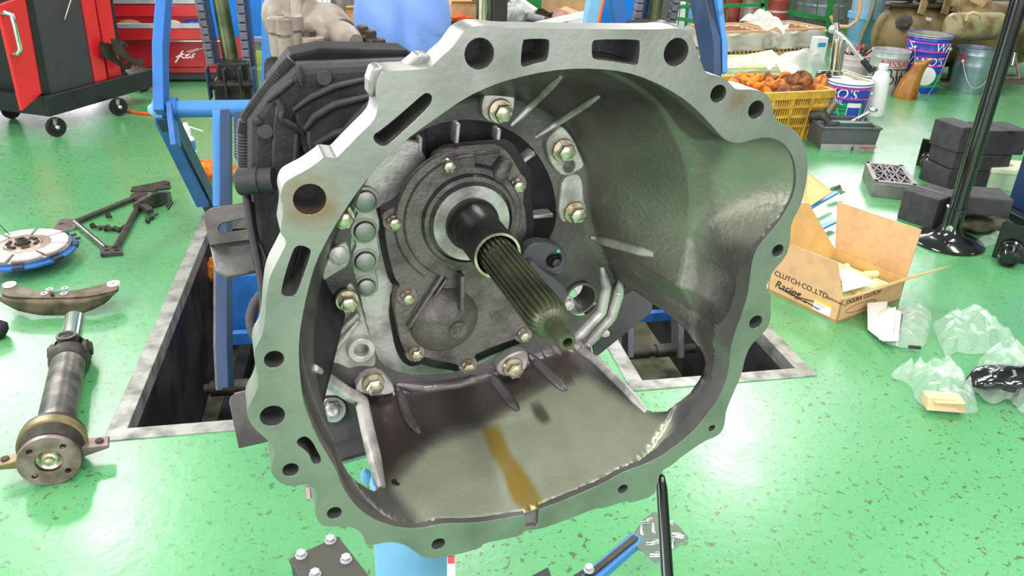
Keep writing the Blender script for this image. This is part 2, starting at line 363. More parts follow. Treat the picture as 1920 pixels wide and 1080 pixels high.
SLOTS = [zm(960,40,3,[(75,100),(195,98),(212,110),(205,200),(190,225),(130,238),(70,258),(52,250),(50,220),(60,112)]),
 zm(960,40,3,[(470,102),(705,102),(722,115),(712,235),(700,248),(640,238),(560,224),(470,216),(449,200),(450,118)]),
 zm(440,40,3,[(1085,402),(1108,415),(1112,440),(1095,480),(1000,572),(870,690),(840,705),(800,690),(780,660),(785,635),(820,615),(950,508),(1060,410)]),
 zm(440,400,3,[(350,183),(385,182),(425,200),(430,225),(395,330),(355,440),(330,468),(290,470),(265,455),(262,435),(290,320),(330,205)]),
 zm(480,760,3.375,[(252,240),(275,205),(320,195),(358,232),(385,285),(410,330),(412,362),(375,378),(350,350),(338,310),(300,275)])]
slots2 = [chaikin(L2(s)) for s in SLOTS]
M['machined'] = mat('machined_aluminium', '#9a9c95', 0.40, 0.85, 0.16, 16, col2='#7d807a', lo=0.45, hi=0.75, bump=0.12, bscale=150, rvar=0.08)
M['cast'] = mat('cast_aluminium', '#cbc9c3', 0.36, 0.4, 0.3, 24, col2='#95918c', bump=0.35, bscale=180)
M['cast_dark'] = mat('dark_cast_aluminium', '#75706b', 0.42, 0.45, 0.3, 26, col2='#56524e', bump=0.5, bscale=220)
M['case'] = mat('oily_black_case', '#363438', 0.5, 0.0, 0.35, 16, col2='#222123', bump=0.4, bscale=160, spec=0.35)
M['tower'] = mat('dusty_casting', '#8d8378', 0.6, 0.25, 0.25, 20, col2='#6a6158', bump=0.4, bscale=120)
M['rust0'] = mat('groove_steel', '#8f8489', 0.5, 0.4, 0.2, 20)
TRANS = thing('truck_transmission', (TC.x, TC.y+0.25, TC.z-0.33), 'large truck gearbox with open bell housing held up on the blue jack', 'transmission')
FT = 0.036
fl = put('mounting_flange', MB().prism(out2, [innf]+holes2+slots2, -FT, 0.0, TM), M['machined'], TRANS, smooth=30, bev=0.0008, seg=1)
put('flange_light_block', MB().prism([(x*.985, y*.985) for x, y in out2], [[(x*1.004, y*1.004) for x, y in inn2]], -FT-0.006, -FT+0.0005, TM), M['case'], fl, smooth=0)  # added dark ring, stops backlight showing through the flange holes
put('drain_groove', MB().prism(L2([(1009.5,958),(1009,988),(986,990),(984,967)]), [], -FT, -0.006, TM), M['rust0'], fl, smooth=0)
tag(fl, 'pale machined flange face with bolt holes and slots')
put('cast_tab', MB().prism(L2([(757,126),(786,101),(806,104),(812,122),(790,130)], -0.02), [], -0.04, -0.02, TM), M['machined'], fl, smooth=0, bev=0.002)
put('cast_tab', MB().prism(L2([(692,152),(700,128),(716,124),(722,136),(708,160),(700,186),(692,180)], -0.008), [], -0.03, -0.008, TM), M['machined'], fl, smooth=0, bev=0.002)
def add_rust(m, pts):
    N = m.node_tree.nodes; L = m.node_tree.links; b = N['Principled BSDF']; tc = N.new('ShaderNodeTexCoord'); nz = N.new('ShaderNodeTexNoise'); nz.inputs['Scale'].default_value = 60; L.new(tc.outputs['Object'], nz.inputs['Vector'])
    for P_, r0, r1 in pts:
        src = b.inputs['Base Color'].links[0].from_socket; vd = N.new('ShaderNodeVectorMath'); vd.operation = 'DISTANCE'; L.new(tc.outputs['Object'], vd.inputs[0]); vd.inputs[1].default_value = P_
        mr = N.new('ShaderNodeMapRange'); mr.inputs[1].default_value = r0; mr.inputs[2].default_value = r1; mr.inputs[3].default_value = 1.0; mr.inputs[4].default_value = 0; L.new(vd.outputs['Value'], mr.inputs[0])
        mu = N.new('ShaderNodeMath'); mu.operation = 'MULTIPLY'; L.new(mr.outputs[0], mu.inputs[0]); L.new(nz.outputs['Fac'], mu.inputs[1])
        x = N.new('ShaderNodeMix'); x.data_type = 'RGBA'; L.new(mu.outputs[0], x.inputs[0]); L.new(src, x.inputs[6]); x.inputs[7].default_value = lin('#8a5f1e'); L.new(x.outputs[2], b.inputs['Base Color'])
add_rust(M['machined'], [(tuple(TRANS.matrix_world.inverted() @ Wp(583,378,0)), 0.013, 0.030), (tuple(TRANS.matrix_world.inverted() @ Wp(1385,190,0)), 0.0, 0.02)])
# ---- bell surface, a height field w(u,v) about the shaft axis
cen = Vector((0, 0))
def radial(poly):
    a = sorted((math.atan2(p[1], p[0]) % (2*PI), math.hypot(*p)) for p in poly)
    xs = np.array([t for t, r in a]); rs = np.array([r for t, r in a])
    xs = np.concatenate([xs-2*PI, xs, xs+2*PI]); rs = np.tile(rs, 3)
    return lambda t: float(np.interp(t % (2*PI), xs, rs))
WB = -0.20
RING = [(1044,388),(1043,420),(1022,462),(1012,520),(1008,590),(1000,630),(960,652),(905,680),(860,697),(800,703),(773,702),(740,695),(717,683),(707,667),(693,627),(680,573),(670,533),(660,493),(657,433),(663,395),(680,350),(710,305),(745,274),(775,252),(813,234),(857,224),(905,225),(948,239),(986,263),(1015,299),(1035,340)]
RB = [(885,178),(990,190),(1057,238),(1098,313),(1100,386),(1115,440),(1150,520),(1165,565),(1135,630),(1085,655),(1000,668),(950,706),(915,704),(860,718),(800,726),(740,734),(690,748),(630,705),(598,650),(598,560),(615,470),(655,390),(705,300),(790,215)]
r_in = radial(inn2); r_ring = radial(chaikin(L2(RING, WB), 2)); r_b0 = radial(chaikin(L2(RB, WB), 2))
def cyc(t, pts):   # smooth interpolation of values given at angles in degrees
    xs = [p[0] for p in pts]; ys = [p[1] for p in pts]
    return float(np.interp(math.degrees(t) % 360, [x-360 for x in xs]+xs+[x+360 for x in xs], ys*3))
def prof(t):
    ri = r_in(t)+0.0015; rsm = sum(r_in(t+math.radians(d)) for d in range(-10, 11, 2))/11; rb = max(r_b0(t), r_ring(t)+0.004); k = cyc(t, [(0,.955),(90,.965),(180,.96),(225,.97),(245,.998),(300,.998),(325,.96)])
    bw = cyc(t, [(0,0),(222,0),(242,1),(303,1),(322,0)]); rm = min((min(rsm, ri)*(1-bw)+ri*bw)*k, cyc(t, [(0,.222),(75,.222),(100,.3),(330,.3),(345,.222)])); wm = cyc(t, [(0,-.08),(20,-.07),(60,-.07),(90,-.055),(180,-.06),(225,-.04),(245,-.004),(300,-.004),(325,-.06)])
    rb = min(rb, rm-0.012)
    return r_ring(t), rb, rm, ri, wm
def bulge(t): return cyc(t, [(-6,0),(3,.9),(38,.9),(48,0),(180,0),(300,0)])
_pc = [prof(2*PI*i/720) for i in range(720)]
def prf(t): return _pc[int(round(t/(2*PI)*720)) % 720]
def height(u, v):
    t = math.atan2(v, u); r = math.hypot(u, v); rr, rb, rm, ri, wm = prf(t)
    if r <= rb: return WB
    if r <= rm: s = (r-rb)/(rm-rb); return WB+(wm-WB)*s
    s = min(1, (r-rm)/(ri-rm)); b_ = bulge(t); return wm*(math.sqrt(max(0, 1-s*s))*(1-b_)+b_*(1-s*s))
def dom(u, v):   # to the unrolled disc 1..2
    t = math.atan2(v, u); r = math.hypot(u, v); rr, rb, rm, ri, wm = prf(t)
    q = 1+0.25*(r-rr)/(rb-rr) if r < rb else 1.25+0.5*(r-rb)/(rm-rb) if r < rm else 1.75+0.25*(r-rm)/(ri-rm)
    return q*math.cos(t), q*math.sin(t)
def undom(x, y):
    t = math.atan2(y, x); q = math.hypot(x, y); rr, rb, rm, ri, wm = prf(t)
    if q < 1.25: r = rr+(rb-rr)*(q-1)/0.25; w = WB
    elif q < 1.75: s = (q-1.25)/0.5; r = rb+(rm-rb)*s; w = WB+(wm-WB)*s
    else: s = min(1, (q-1.75)/0.25); a = s*PI/2; r = rm+(ri-rm)*math.sin(a); w = wm*(math.cos(a)*(1-bulge(t))+bulge(t)*math.cos(a)**2)
    return Vector((r*math.cos(t), r*math.sin(t), min(w, -0.003)))
def hit(px, py):   # pixel -> point on the bell surface (local)
    a = Lp(px, py, 0.0); b = Lp(px, py, WB); p = None
    for i in range(401):
        q = a.lerp(b, i/400); r = math.hypot(q.x, q.y); t = math.atan2(q.y, q.x)
        if r < prf(t)[3] and q.z <= height(q.x, q.y)+1e-5: return q
    return b
WIN1 = [(594,688),(606,708),(640,735),(668,752),(676,770),(684,800),(695,845),(706,890),(712,912),(700,922),(672,905),(650,882),(636,850),(622,815),(610,770),(600,720)]
WIN2 = [(1161,530),(1157,556),(1144,594),(1122,620),(1104,646),(1106,658),(1118,674),(1140,697),(1169,726),(1190,750),(1208,766),(1225,772),(1246,771),(1267,756),(1292,719),(1306,687),(1309,660),(1299,637),(1282,614),(1251,587),(1213,562),(1180,540)]
WIN3 = [(1088+31*math.cos(2*PI*i/20), 559+33*math.sin(2*PI*i/20)) for i in range(20)]
def domain_loop(px, k=2):
    return [dom(*hit(x, y)[:2]) for x, y in chaikin(px, k)]
hl = [domain_loop(WIN1), domain_loop(WIN2), domain_loop(WIN3, 1)]
NPH = 520; vs = []; LL = []
for q in (2.0, 1.0):
    n = NPH if q > 1.5 else 260
    LL.append([Vector((q*math.cos(2*PI*i/n), q*math.sin(2*PI*i/n))) for i in range(n)])
LL += [[Vector(p) for p in h] for h in hl]
def inside(p, poly):
    c = False; j = len(poly)-1
    for i in range(len(poly)):
        a, b = poly[i], poly[j]
        if (a[1] > p[1]) != (b[1] > p[1]) and p[0] < (b[0]-a[0])*(p[1]-a[1])/(b[1]-a[1])+a[0]: c = not c
        j = i
    return c
for iq, q in enumerate(list(np.linspace(1.05, 1.25, 4))+list(np.linspace(1.275, 1.75, 22))+list(np.linspace(1.768, 1.985, 14))):
    n = NPH
    for i in range(n):
        t = 2*PI*(i+0.5*(iq % 2))/n; p = (q*math.cos(t), q*math.sin(t))
        if not any(inside(p, h) for h in hl): vs.append(Vector(p))
bv, bf = tri2d(LL, vs)
bell = MB(); pts = [undom(p.x, p.y) for p in bv]
bell.add([TM @ p for p in pts], [tuple(f) if (bv[f[1]]-bv[f[0]]).cross(bv[f[2]]-bv[f[0]]) > 0 else tuple(f[::-1]) for f in bf])
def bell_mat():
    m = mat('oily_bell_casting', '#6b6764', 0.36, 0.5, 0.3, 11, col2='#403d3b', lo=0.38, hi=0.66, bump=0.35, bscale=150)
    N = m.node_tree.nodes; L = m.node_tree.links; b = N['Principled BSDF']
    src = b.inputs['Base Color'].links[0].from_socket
    at = N.new('ShaderNodeAttribute'); at.attribute_name = 'stain_light'; sp = N.new('ShaderNodeSeparateColor'); L.new(at.outputs['Color'], sp.inputs[0])
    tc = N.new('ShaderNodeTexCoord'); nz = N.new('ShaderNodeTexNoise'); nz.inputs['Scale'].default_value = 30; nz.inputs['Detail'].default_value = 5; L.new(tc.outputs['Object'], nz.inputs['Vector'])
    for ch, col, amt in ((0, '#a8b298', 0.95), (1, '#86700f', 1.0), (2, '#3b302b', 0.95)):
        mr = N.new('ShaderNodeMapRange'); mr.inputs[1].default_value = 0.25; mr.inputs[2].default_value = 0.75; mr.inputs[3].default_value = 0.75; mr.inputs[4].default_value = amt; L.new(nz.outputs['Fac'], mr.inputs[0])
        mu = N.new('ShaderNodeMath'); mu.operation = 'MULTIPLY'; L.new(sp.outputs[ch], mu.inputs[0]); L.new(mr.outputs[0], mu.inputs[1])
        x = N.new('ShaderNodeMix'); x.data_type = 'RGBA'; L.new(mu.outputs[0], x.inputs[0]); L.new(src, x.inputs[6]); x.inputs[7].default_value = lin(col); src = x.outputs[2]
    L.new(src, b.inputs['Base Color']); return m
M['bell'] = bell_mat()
nb_ = len(bell.v); fr_ = list(bell.f); ed_ = set()
for f in fr_:
    for i in range(3): ed_.add((f[i], f[(i+1) % 3]))
for p in pts:
    q = Vector((p.x, p.y, 0)).normalized(); bell.v.append(TM @ Vector((p.x+q.x*.006, p.y+q.y*.006, min(p.z-.003, -.006))))
bell.f += [tuple(i+nb_ for i in f[::-1]) for f in fr_]+[(b, a, a+nb_, b+nb_) for a, b in ed_ if (b, a) not in ed_]
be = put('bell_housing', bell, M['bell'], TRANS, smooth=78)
tag(be, 'hollow cone of dark oily cast aluminium with windows')
def soft(p, poly, w):   # 1 inside, falling to 0 over w pixels outside
    d = 1e9; j = len(poly)-1
    for i in range(len(poly)):
        a = Vector(poly[j]); b = Vector(poly[i]); q = Vector(p); t = max(0, min(1, (q-a).dot(b-a)/max(1e-9, (b-a).length_squared))); d = min(d, (a+(b-a)*t-q).length); j = i
    return 1.0 if inside(p, poly) else max(0.0, 1-d/w)
def pix(p):
    c = p-CAMP; x = c.dot(R); y = -c.dot(U); z = -c.dot(B); return 960+F*x/z, 540+F*y/z
DUST_LIT = [(742,905),(765,870),(850,815),(905,810),(960,770),(1040,720),(1090,715),(1180,770),(1250,800),(1240,850),(1150,890),(1010,950),(880,975),(800,978)]  # pale ramp: dust and its lit tone put into one colour
OIL = [(908,805),(935,806),(950,850),(975,880),(1000,915),(1015,948),(985,955),(965,935),(945,880),(925,850)]
OILB = [(1000,762),(1012,758),(1028,785),(1018,790),(1006,780)]; OILC = [(1055,703),(1068,702),(1073,713),(1062,718)]
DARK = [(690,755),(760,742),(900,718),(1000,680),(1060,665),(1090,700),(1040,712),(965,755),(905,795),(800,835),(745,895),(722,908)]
sa = be.data.color_attributes.new('stain_light', 'FLOAT_COLOR', 'POINT')
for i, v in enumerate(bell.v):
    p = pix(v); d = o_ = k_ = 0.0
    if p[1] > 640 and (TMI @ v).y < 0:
        d = soft(p, DUST_LIT, 22)*0.85; o_ = soft(p, OIL, 10); k_ = max(soft(p, OILB, 7), soft(p, OILC, 6), .72*soft(p, DARK, 14))
    if p[0] > 1080 and p[1] < 640: d = max(0.55*soft(p, [(1345,330),(1385,280),(1450,270),(1485,300),(1480,370),(1430,440),(1360,440)], 30), 0.4*soft(p, [(1150,290),(1250,270),(1300,380),(1270,520),(1180,440)], 90))  # bulge highlight put into the colour; cone centre made paler
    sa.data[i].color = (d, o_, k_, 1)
# outer shell of the bell above and to the left, seen past the flange
ro = radial(out2)
sh = MB(); na, nb = 90, 8
def shf(a, b):
    t = math.radians(40+a*175); r0 = r_in(t)+0.006; r1 = 0.165; s = b
    rr = r0+(r1-r0)*s; return TM @ Vector((rr*math.cos(t), rr*math.sin(t), -FT+0.002-(0.2)*s))
sh.grid(shf, na, nb)
put('bell_outer_skin', sh, M['case'], TRANS, smooth=60, solid=0.004)
# machined plate of the gearbox behind the bell, recess behind it
WP = -0.226
plate = [(735,258),(785,268),(800,300),(810,500),(1010,640),(1010,690),(880,725),(700,715),(600,620),(598,330),(690,290)]
put('front_plate', MB().prism(L2(plate, WP), [], WP-0.012, WP, TM), M['cast'], TRANS, smooth=0, bev=0.001)
put('recess_floor', MB().prism(L2([(600,200),(1110,180),(1120,470),(1075,500),(1020,650),(800,740),(620,700)], -0.26), [], -0.27, -0.262, TM), M['case'], TRANS, smooth=0)
for a, b in (((856,228),(852,266)),((932,238),(929,262)),((785,254),(784,282)),((998,283),(970,304)),((1032,399),(985,403))):
    A = Wp(*a, -0.235); Bb = Wp(*b, -0.235); put('rib', MB().bar(A, Bb, 0.005, 0.02, _n), M['cast'], TRANS, bev=0.0015)
# front cover
COVER = [(857,285),(900,281),(938,278),(950,283),(962,299),(971,316),(980,330),(983,342),(982,360),(981,376),(987,408),(987,437),(982,461),(990,500),(1000,560),(996,606),(1000,622),(993,635),(980,637),(968,634),(895,662),(888,672),(888,686),(876,696),(864,688),(850,681),(815,676),(797,669),(790,671),(778,674),(765,667),(757,655),(750,637),(745,608),(740,580),(742,562),(743,545),(752,533),(741,525),(732,492),(724,455),(722,425),(717,410),(719,399),(729,393),(741,388),(753,379),(775,352),(796,328),(813,316),(816,303),(822,294),(835,288)]
WC = -0.203
cov = put('front_cover', MB().prism(chaikin(L2(COVER, WC)), [], WP-0.002, WC, TM), M['cast_dark'], TRANS, smooth=30, bev=0.004, seg=3)
tag(cov, 'dark cast cover round the input shaft')
st = MB()
st.lathe(TM @ Vector((0, 0, WC-0.002)), _n, [(0.066, 0.0), (0.0645, 0.010), (0.063, 0.0115), (0.057, 0.012), (0.0545, 0.018), (0.0500, 0.019), (0.05, 0.01), (0.0, 0.01)], 72)
put('stepped_collar', st, M['cast_dark'], cov, smooth=25)
for r_, h_, a0, a1 in ((0.0865, 0.0055, 112, 232), (0.0765, 0.0095, 84, 246)):
    q_ = [(r_*math.cos(math.radians(a0+(a1-a0)*k/30)), r_*math.sin(math.radians(a0+(a1-a0)*k/30))) for k in range(31)]+[(0.06*math.cos(math.radians(a1-(a1-a0)*k/30)), 0.06*math.sin(math.radians(a1-(a1-a0)*k/30))) for k in range(31)]
    put('raised_arc', MB().prism(q_, [], WC-0.003, WC+h_, TM), M['cast_dark'], cov, smooth=30, bev=0.0025)
cc_ = L2(COVER, WP); mx_ = sum(p[0] for p in cc_)/len(cc_); my_ = sum(p[1] for p in cc_)/len(cc_)
put('dark_gap_band', MB().prism(chaikin([(mx_+(p[0]-mx_)*1.10, my_+(p[1]-my_)*1.075) for p in cc_]), [], WP-0.001, WP+0.0012, TM), M['case'], TRANS, smooth=0)  # black band in place of the shadowed oily gap round the cover
# trim what hangs past the cover edge is avoided by the radius; dome, ribs and cast marks
dm = Lp(832, 600, WC)
put('dome', MB().sphere(TM @ Vector((dm.x, dm.y, WC-0.012)), 0.047, 32, 16, (1, 1, 0.72), TM.to_3x3()), M['cast_dark'], cov, smooth=60)
c2 = Lp(862, 608, WC)
put('cast_disc', MB().cyl(TM @ Vector((dm.x+0.012, dm.y-0.004, WC+0.012)), TM @ Vector((dm.x+0.012, dm.y-0.004, WC+0.0235)), 0.011, 24), M['cast_dark'], cov)
rb_ = MB()
def rib_on(a, b, w0, wd=0.005, h=0.012, m='cast_dark', par=None, name='rib'):
    return put(name, MB().bar(Wp(*a, w0), Wp(*b, w0), wd, h, _n), M[m], par or TRANS, bev=0.0018)
rib_on((830,512),(765,612), WC+0.004, par=cov); rib_on((836,520),(772,618), WC+0.002, 0.004, par=cov); rib_on((864,512),(863,578), WC+0.012, 0.006, 0.02, par=cov)
rib_on((874,290),(935,283), WC, 0.004, 0.006, par=cov); rib_on((862,318),(905,322), WC, 0.004, 0.006, par=cov)
put('boss', MB().ring([Wp(948,300,WC), Wp(935,325,WC+0.004), Wp(925,345,WC)], [0.010, 0.012, 0.008], 14), M['cast_dark'], cov, smooth=60)
def text(s, name, Mx, size, m, parent, depth=0.0006, shear=0.0, align='CENTER'):
    c = bpy.data.curves.new(name, 'FONT'); c.body = s; c.size = size; c.extrude = depth; c.align_x = align; c.align_y = 'CENTER'; c.shear = shear
    o = bpy.data.objects.new(name, c); COL.objects.link(o)
    dg = bpy.context.evaluated_depsgraph_get(); me = bpy.data.meshes.new_from_object(o.evaluated_get(dg)); bpy.data.objects.remove(o); bpy.data.curves.remove(c)
    mb = MB(); mb.add([Mx @ v.co for v in me.vertices], [tuple(p.vertices) for p in me.polygons]); bpy.data.meshes.remove(me)
    return put(name, mb, m, parent, smooth=0)
def TX(px, py, w, rot=0.0): return Matrix.Translation(Wp(px, py, w)) @ TM.to_3x3().to_4x4() @ Matrix.Rotation(rot, 4, 'Z')
text('2T', 'cast_letters', Matrix.Translation(TM @ Vector((dm.x+0.012, dm.y-0.004, WC+0.0238))) @ TM.to_3x3().to_4x4(), 0.013, M['cast_dark'], cov)
text('8R', 'cast_letters', TX(927, 590, WC+0.0008, 0.15), 0.012, M['cast_dark'], cov)
def bolt(px, py, w, r, h, parent, m='zinc', fl=1.35):
    return put('bolt', MB().hexbolt(Wp(px, py, w), _n, r, h, fl), M[m], parent, smooth=30)
for x, y in ((838,308),(968,345),(737,414),(763,554),(778,660),(877,683),(980,625)):
    put('bolt_boss', MB().cyl(Wp(x, y, WC-0.004), Wp(x, y, WC+0.0015), 0.0125, 24), M['cast_dark'], cov, bev=0.001)
    bolt(x, y, WC+0.001, 0.0068, 0.012, cov, fl=1.15)
# bell bosses and their bolts
def pad(pts, w0, w1, m='cast', parent=None, name='bolt_pad', k=1, holes=(), bev=0.003):
    return put(name, MB().prism(chaikin(L2(pts, w1), k), [circ(*h) for h in holes], w0, w1, TM), M[m], parent or be, smooth=30, bev=bev)
pad(zm(440,40,3,[(1412,398),(1450,385),(1570,400),(1580,440),(1560,540),(1510,572),(1440,572),(1392,530),(1388,470)]), WB-0.006, WB+0.008)
pad(zm(960,40,3,[(270,592),(300,600),(350,670),(395,770),(412,815),(360,850),(335,868),(285,870),(250,840),(215,790),(192,720),(195,665)]), WB-0.006, WB+0.008, holes=[(1068,312,0.0075,WB+.008)])
pad(zm(960,40,3,[(285,880),(370,850),(402,900),(404,1000),(425,1050),(415,1090),(330,1110),(290,1140),(262,1090),(268,1000)]), WB-0.006, WB+0.006)
pad(zm(560,620,2.455,[(905,180),(945,125),(1035,88),(1062,112),(1050,182),(1000,212),(940,212)]), WB-0.006, WB+0.012)
pad(zm(560,620,2.455,[(252,272),(300,205),(378,190),(442,262),(438,290),(380,300),(295,292)]), WB-0.006, WB+0.012)
for x, y, w in ((936,207,.008),(1054,280,.008),(1075,396,.006),(960,686,.012),(699,716,.012),(650,561,.004),(641,405,.0)):
    bolt(x, y, WB+w, 0.0098, 0.017, be, fl=1.42)
# left web: brackets, hole boss and struts between bell wall and plate
pad(zm(440,400,3,[(640,380),(680,420),(720,540),(760,690),(800,800),(790,870),(700,860),(640,880),(560,840),(480,850),(470,740),(540,640),(600,500)]), WB-0.012, WB+0.002, name='web_plate')
pad(zm(440,400,3,[(640,160),(655,290),(560,345),(495,390),(490,330),(540,230),(590,170)]), WB-0.012, WB+0.004, name='web_plate')
put('hole_boss', MB().prism(circ(678,658,0.0165,WB+.014), [circ(678,658,0.0085,WB+.014)], WB-0.006, WB+0.014, TM), M['cast'], be, bev=0.0015)
put('dowel_disc', MB().lathe(Wp(635,478,WB+0.003), _n, [(0.0115, 0), (0.011, 0.003), (0.007, 0.005)], 24), M['cast'], be)
def rib_surf(pts, wd, h, m='cast', name='rib', n=14, lift=0.0):
    P = []
    for i in range(len(pts)-1):
        for k in range(n):
            t = k/n; P.append((pts[i][0]+(pts[i+1][0]-pts[i][0])*t, pts[i][1]+(pts[i+1][1]-pts[i][1])*t))
    P.append(pts[-1]); Q = [hit(*p) for p in P]; o = []
    rs = []
    for i, q in enumerate(Q):
        s = i/(len(Q)-1); e = min(1, 5*s, 5*(1-s)+0.15); o.append(TM @ (q+Vector((-q.x, -q.y, 0)).normalized()*lift)); rs.append(max(0.0015, wd*(0.45+0.55*e)))
    return put(name, MB().ring(o, rs, 10), M[m], be, smooth=60)
rib_surf([(958,235),(1052,143)], 0.0042, 0, 'cast'); rib_surf([(1003,258),(1123,180)], 0.004, 0, 'cast')
rib_surf([(1106,444),(1225,477)], 0.006, 0, 'cast'); rib_surf([(743,722),(764,783),(788,815)], 0.007, 0, 'bell')
rib_surf([(916,700),(971,771)], 0.007, 0, 'bell'); rib_surf([(990,664),(1061,734)], 0.007, 0, 'bell')
rib_surf([(1062,638),(1115,674),(1169,726),(1212,772)], 0.006, 0, 'cast'); rib_surf([(742,720),(800,728),(860,720),(916,703)], 0.008, 0, 'bell')
rib_surf([(590,690),(612,712),(650,737),(678,752),(688,800),(702,860),(716,915)], 0.0085, 0, 'cast', 'edge_rib')
rib_surf([(1163,528),(1158,556),(1146,594),(1124,619),(1100,650)], 0.0075, 0, 'cast', 'edge_rib'); rib_surf([(1128,500),(1136,540),(1127,585),(1090,625),(1070,640)], 0.0075, 0, 'cast', 'edge_rib')
rib_on((612,640),(672,585), WB+0.006, 0.007, 0.016, 'cast', be); rib_on((600,684),(672,596), WB+0.003, 0.006, 0.016, 'cast', be)
put('hole_sleeve', MB().prism(circ(1088,559,0.0225,WB), [circ(1088,559,0.0195,WB)], WB-0.035, WB+0.002, TM), M['cast_dark'], be)
put('small_hole_rim', MB().lathe(TM @ hit(742,905), (TM @ hit(742,905)-TM @ Vector((0,0,-.05)))*-1, [(0.0035,0.001),(0.005,0.0012),(0.0055,-0.001)], 14), M['black'], be)
# row of plugs on the plate
pl = MB()
pad(zm(440,400,3,[(700,-60),(780,-75),(800,-20),(822,60),(800,150),(828,240),(790,320),(812,400),(800,455),(750,475),(700,460),(670,390),(660,300),(655,240),(690,170),(645,120),(650,50),(690,10)]), WP-0.002, WP+0.006, name='plug_plate')
for x, y, r_ in ((684,375,.0125),(683,432,.0125),(684,488,.0125),(686,536,.011)):
    b_ = put('core_plug', MB().lathe(Wp(x, y, WP+0.005), _n, [(r_*1.25, 0), (r_*1.25, 0.002), (r_*1.02, 0.0022), (r_, 0.0045), (r_*0.9, 0.0062), (r_*0.5, 0.0074), (0.001, 0.0078)], 28), M['machined'], TRANS, smooth=40)
# bearing sleeve, seal washer and splined input shaft
AXW = lambda w: TM @ Vector((0, 0, w))
put('seal_washer', MB().prism([(0.0455*math.cos(2*PI*i/48), 0.0455*math.sin(2*PI*i/48)) for i in range(48)], [], WC+0.004, -0.182, TM), M['cast'], TRANS, bev=0.001)
sl = MB().lathe(AXW(-0.184), _n, [(0.0315, 0), (0.0315, 0.006), (0.0285, 0.008), (0.0262, 0.012), (0.0258, 0.092), (0.0255, 0.0935), (0.0228, 0.0935), (0.0225, 0.05)], 48, (True, True))
put('bearing_sleeve', sl, M['steel_dark'], TRANS, smooth=30)
put('sleeve_rim', MB().lathe(AXW(-0.0915), _n, [(0.0228, 0), (0.0256, 0), (0.0256, 0.0015), (0.0228, 0.0015), (0.0228, 0)], 48, (False, False)), M['zinc'], TRANS)
sp = MB(); NS = 22; loops_ = []
def star(w, r0, r1):
    q = []
    for i in range(NS):
        for a, rr in ((-.30, r0), (-.22, r1), (.22, r1), (.30, r0)):
            t = 2*PI*(i+a)/NS; q.append(TM @ Vector((rr*math.cos(t), rr*math.sin(t), w)))
    return q
secs = [(-0.15, .0172, .0196), (0.048, .0172, .0196), (0.055, .0172, .0182), (0.058, .0168, .0170), (0.062, .015, .0152), (0.064, .0095, .0096)]
for s_ in secs: sp.v += star(*s_)
k_ = NS*4
for i in range(len(secs)-1):
    for j in range(k_): a = i*k_+j; b = i*k_+(j+1) % k_; sp.f.append((a, b, b+k_, a+k_))
sp.f.append(tuple(range((len(secs)-1)*k_, len(secs)*k_)))
M['shaft'] = mat('oiled_steel', '#646a50', 0.28, 0.6, 0.3, 20, col2='#4a4e40')
ish = put('input_shaft', sp, M['shaft'], TRANS, smooth=30)
pt = MB().lathe(AXW(0.062), _n, [(0.0085, 0), (0.0085, 0.03), (0.0075, 0.034), (0.0045, 0.034), (0.004, 0.02), (0.0, 0.02)], 28)
put('pilot_tip', pt, M['shaft'], ish, smooth=30)
# release sensor and its bracket beside the shaft
M['sensor'] = mat('dark_grey_plastic', '#4b4b50', 0.4, 0, 0.15, 20)
br = pad(zm(680,440,3.857,[(1150,160),(1200,70),(1330,50),(1440,90),(1480,160),(1470,240),(1420,310),(1300,260),(1240,300),(1170,240)]), WB+0.012, WB+0.03, 'sensor', TRANS, 'sensor_bracket', holes=[(1039,489,0.010,WB+.03)])
pad(zm(680,440,3.857,[(1230,180),(1300,260),(1420,330),(1490,410),(1490,450),(1440,520),(1330,420),(1180,260)]), WB+0.02, WB+0.045, 'sensor', br, 'sensor_arm', 1)
put('bolt', MB().hexbolt(Wp(1039,489,WB+0.018), _n, 0.0065, 0.010), M['steel_dark'], br)
put('paint_dot', MB().cyl(Wp(1047,471,WB+0.03), Wp(1047,471,WB+0.031), 0.0022, 14), mat('turquoise_dot', '#3fc7b4', 0.5), br)
put('bolt', MB().hexbolt(Wp(1061,566,WB+0.02), _n, 0.007, 0.012), M['cast'], br)
# gearbox case behind
CASE = [(462,228),(505,168),(558,120),(770,112),(900,112),(1000,150),(1060,250),(1060,560),(900,700),(700,700),(575,690),(510,600),(475,500),(462,340)]
cs = put('gearbox_case', MB().prism(L2(CASE, -0.27), [], -0.335, -0.272, TM), M['case'], TRANS, smooth=0, bev=0.012, seg=3)
rc_ = [(x, min(y, Lp(650, 100, -0.70).y/.93)) for x, y in L2(CASE, -0.27)]
put('rear_case', MB().prism([(x*(.80 if x < 0 else .93), y*.93) for x, y in rc_], [], -0.70, -0.33, TM), mat('matt_black_case', '#242325', 0.85, 0, 0.3, 12, spec=0.1), cs, smooth=0, bev=0.01)
def ridge(pts, w, r0, name='case_ridge', m='case'):
    P = [Wp(x, y, w) for x, y in pts]; Q = []
    for i in range(len(P)-1):
        for k in range(4): Q.append(P[i].lerp(P[i+1], k/4))
    Q.append(P[-1]); n = len(Q)
    return put(name, MB().ring(Q, [r0*(0.6+0.4*math.sin(PI*(i+.5)/n)) for i in range(n)], 10), M[m], cs, smooth=60)
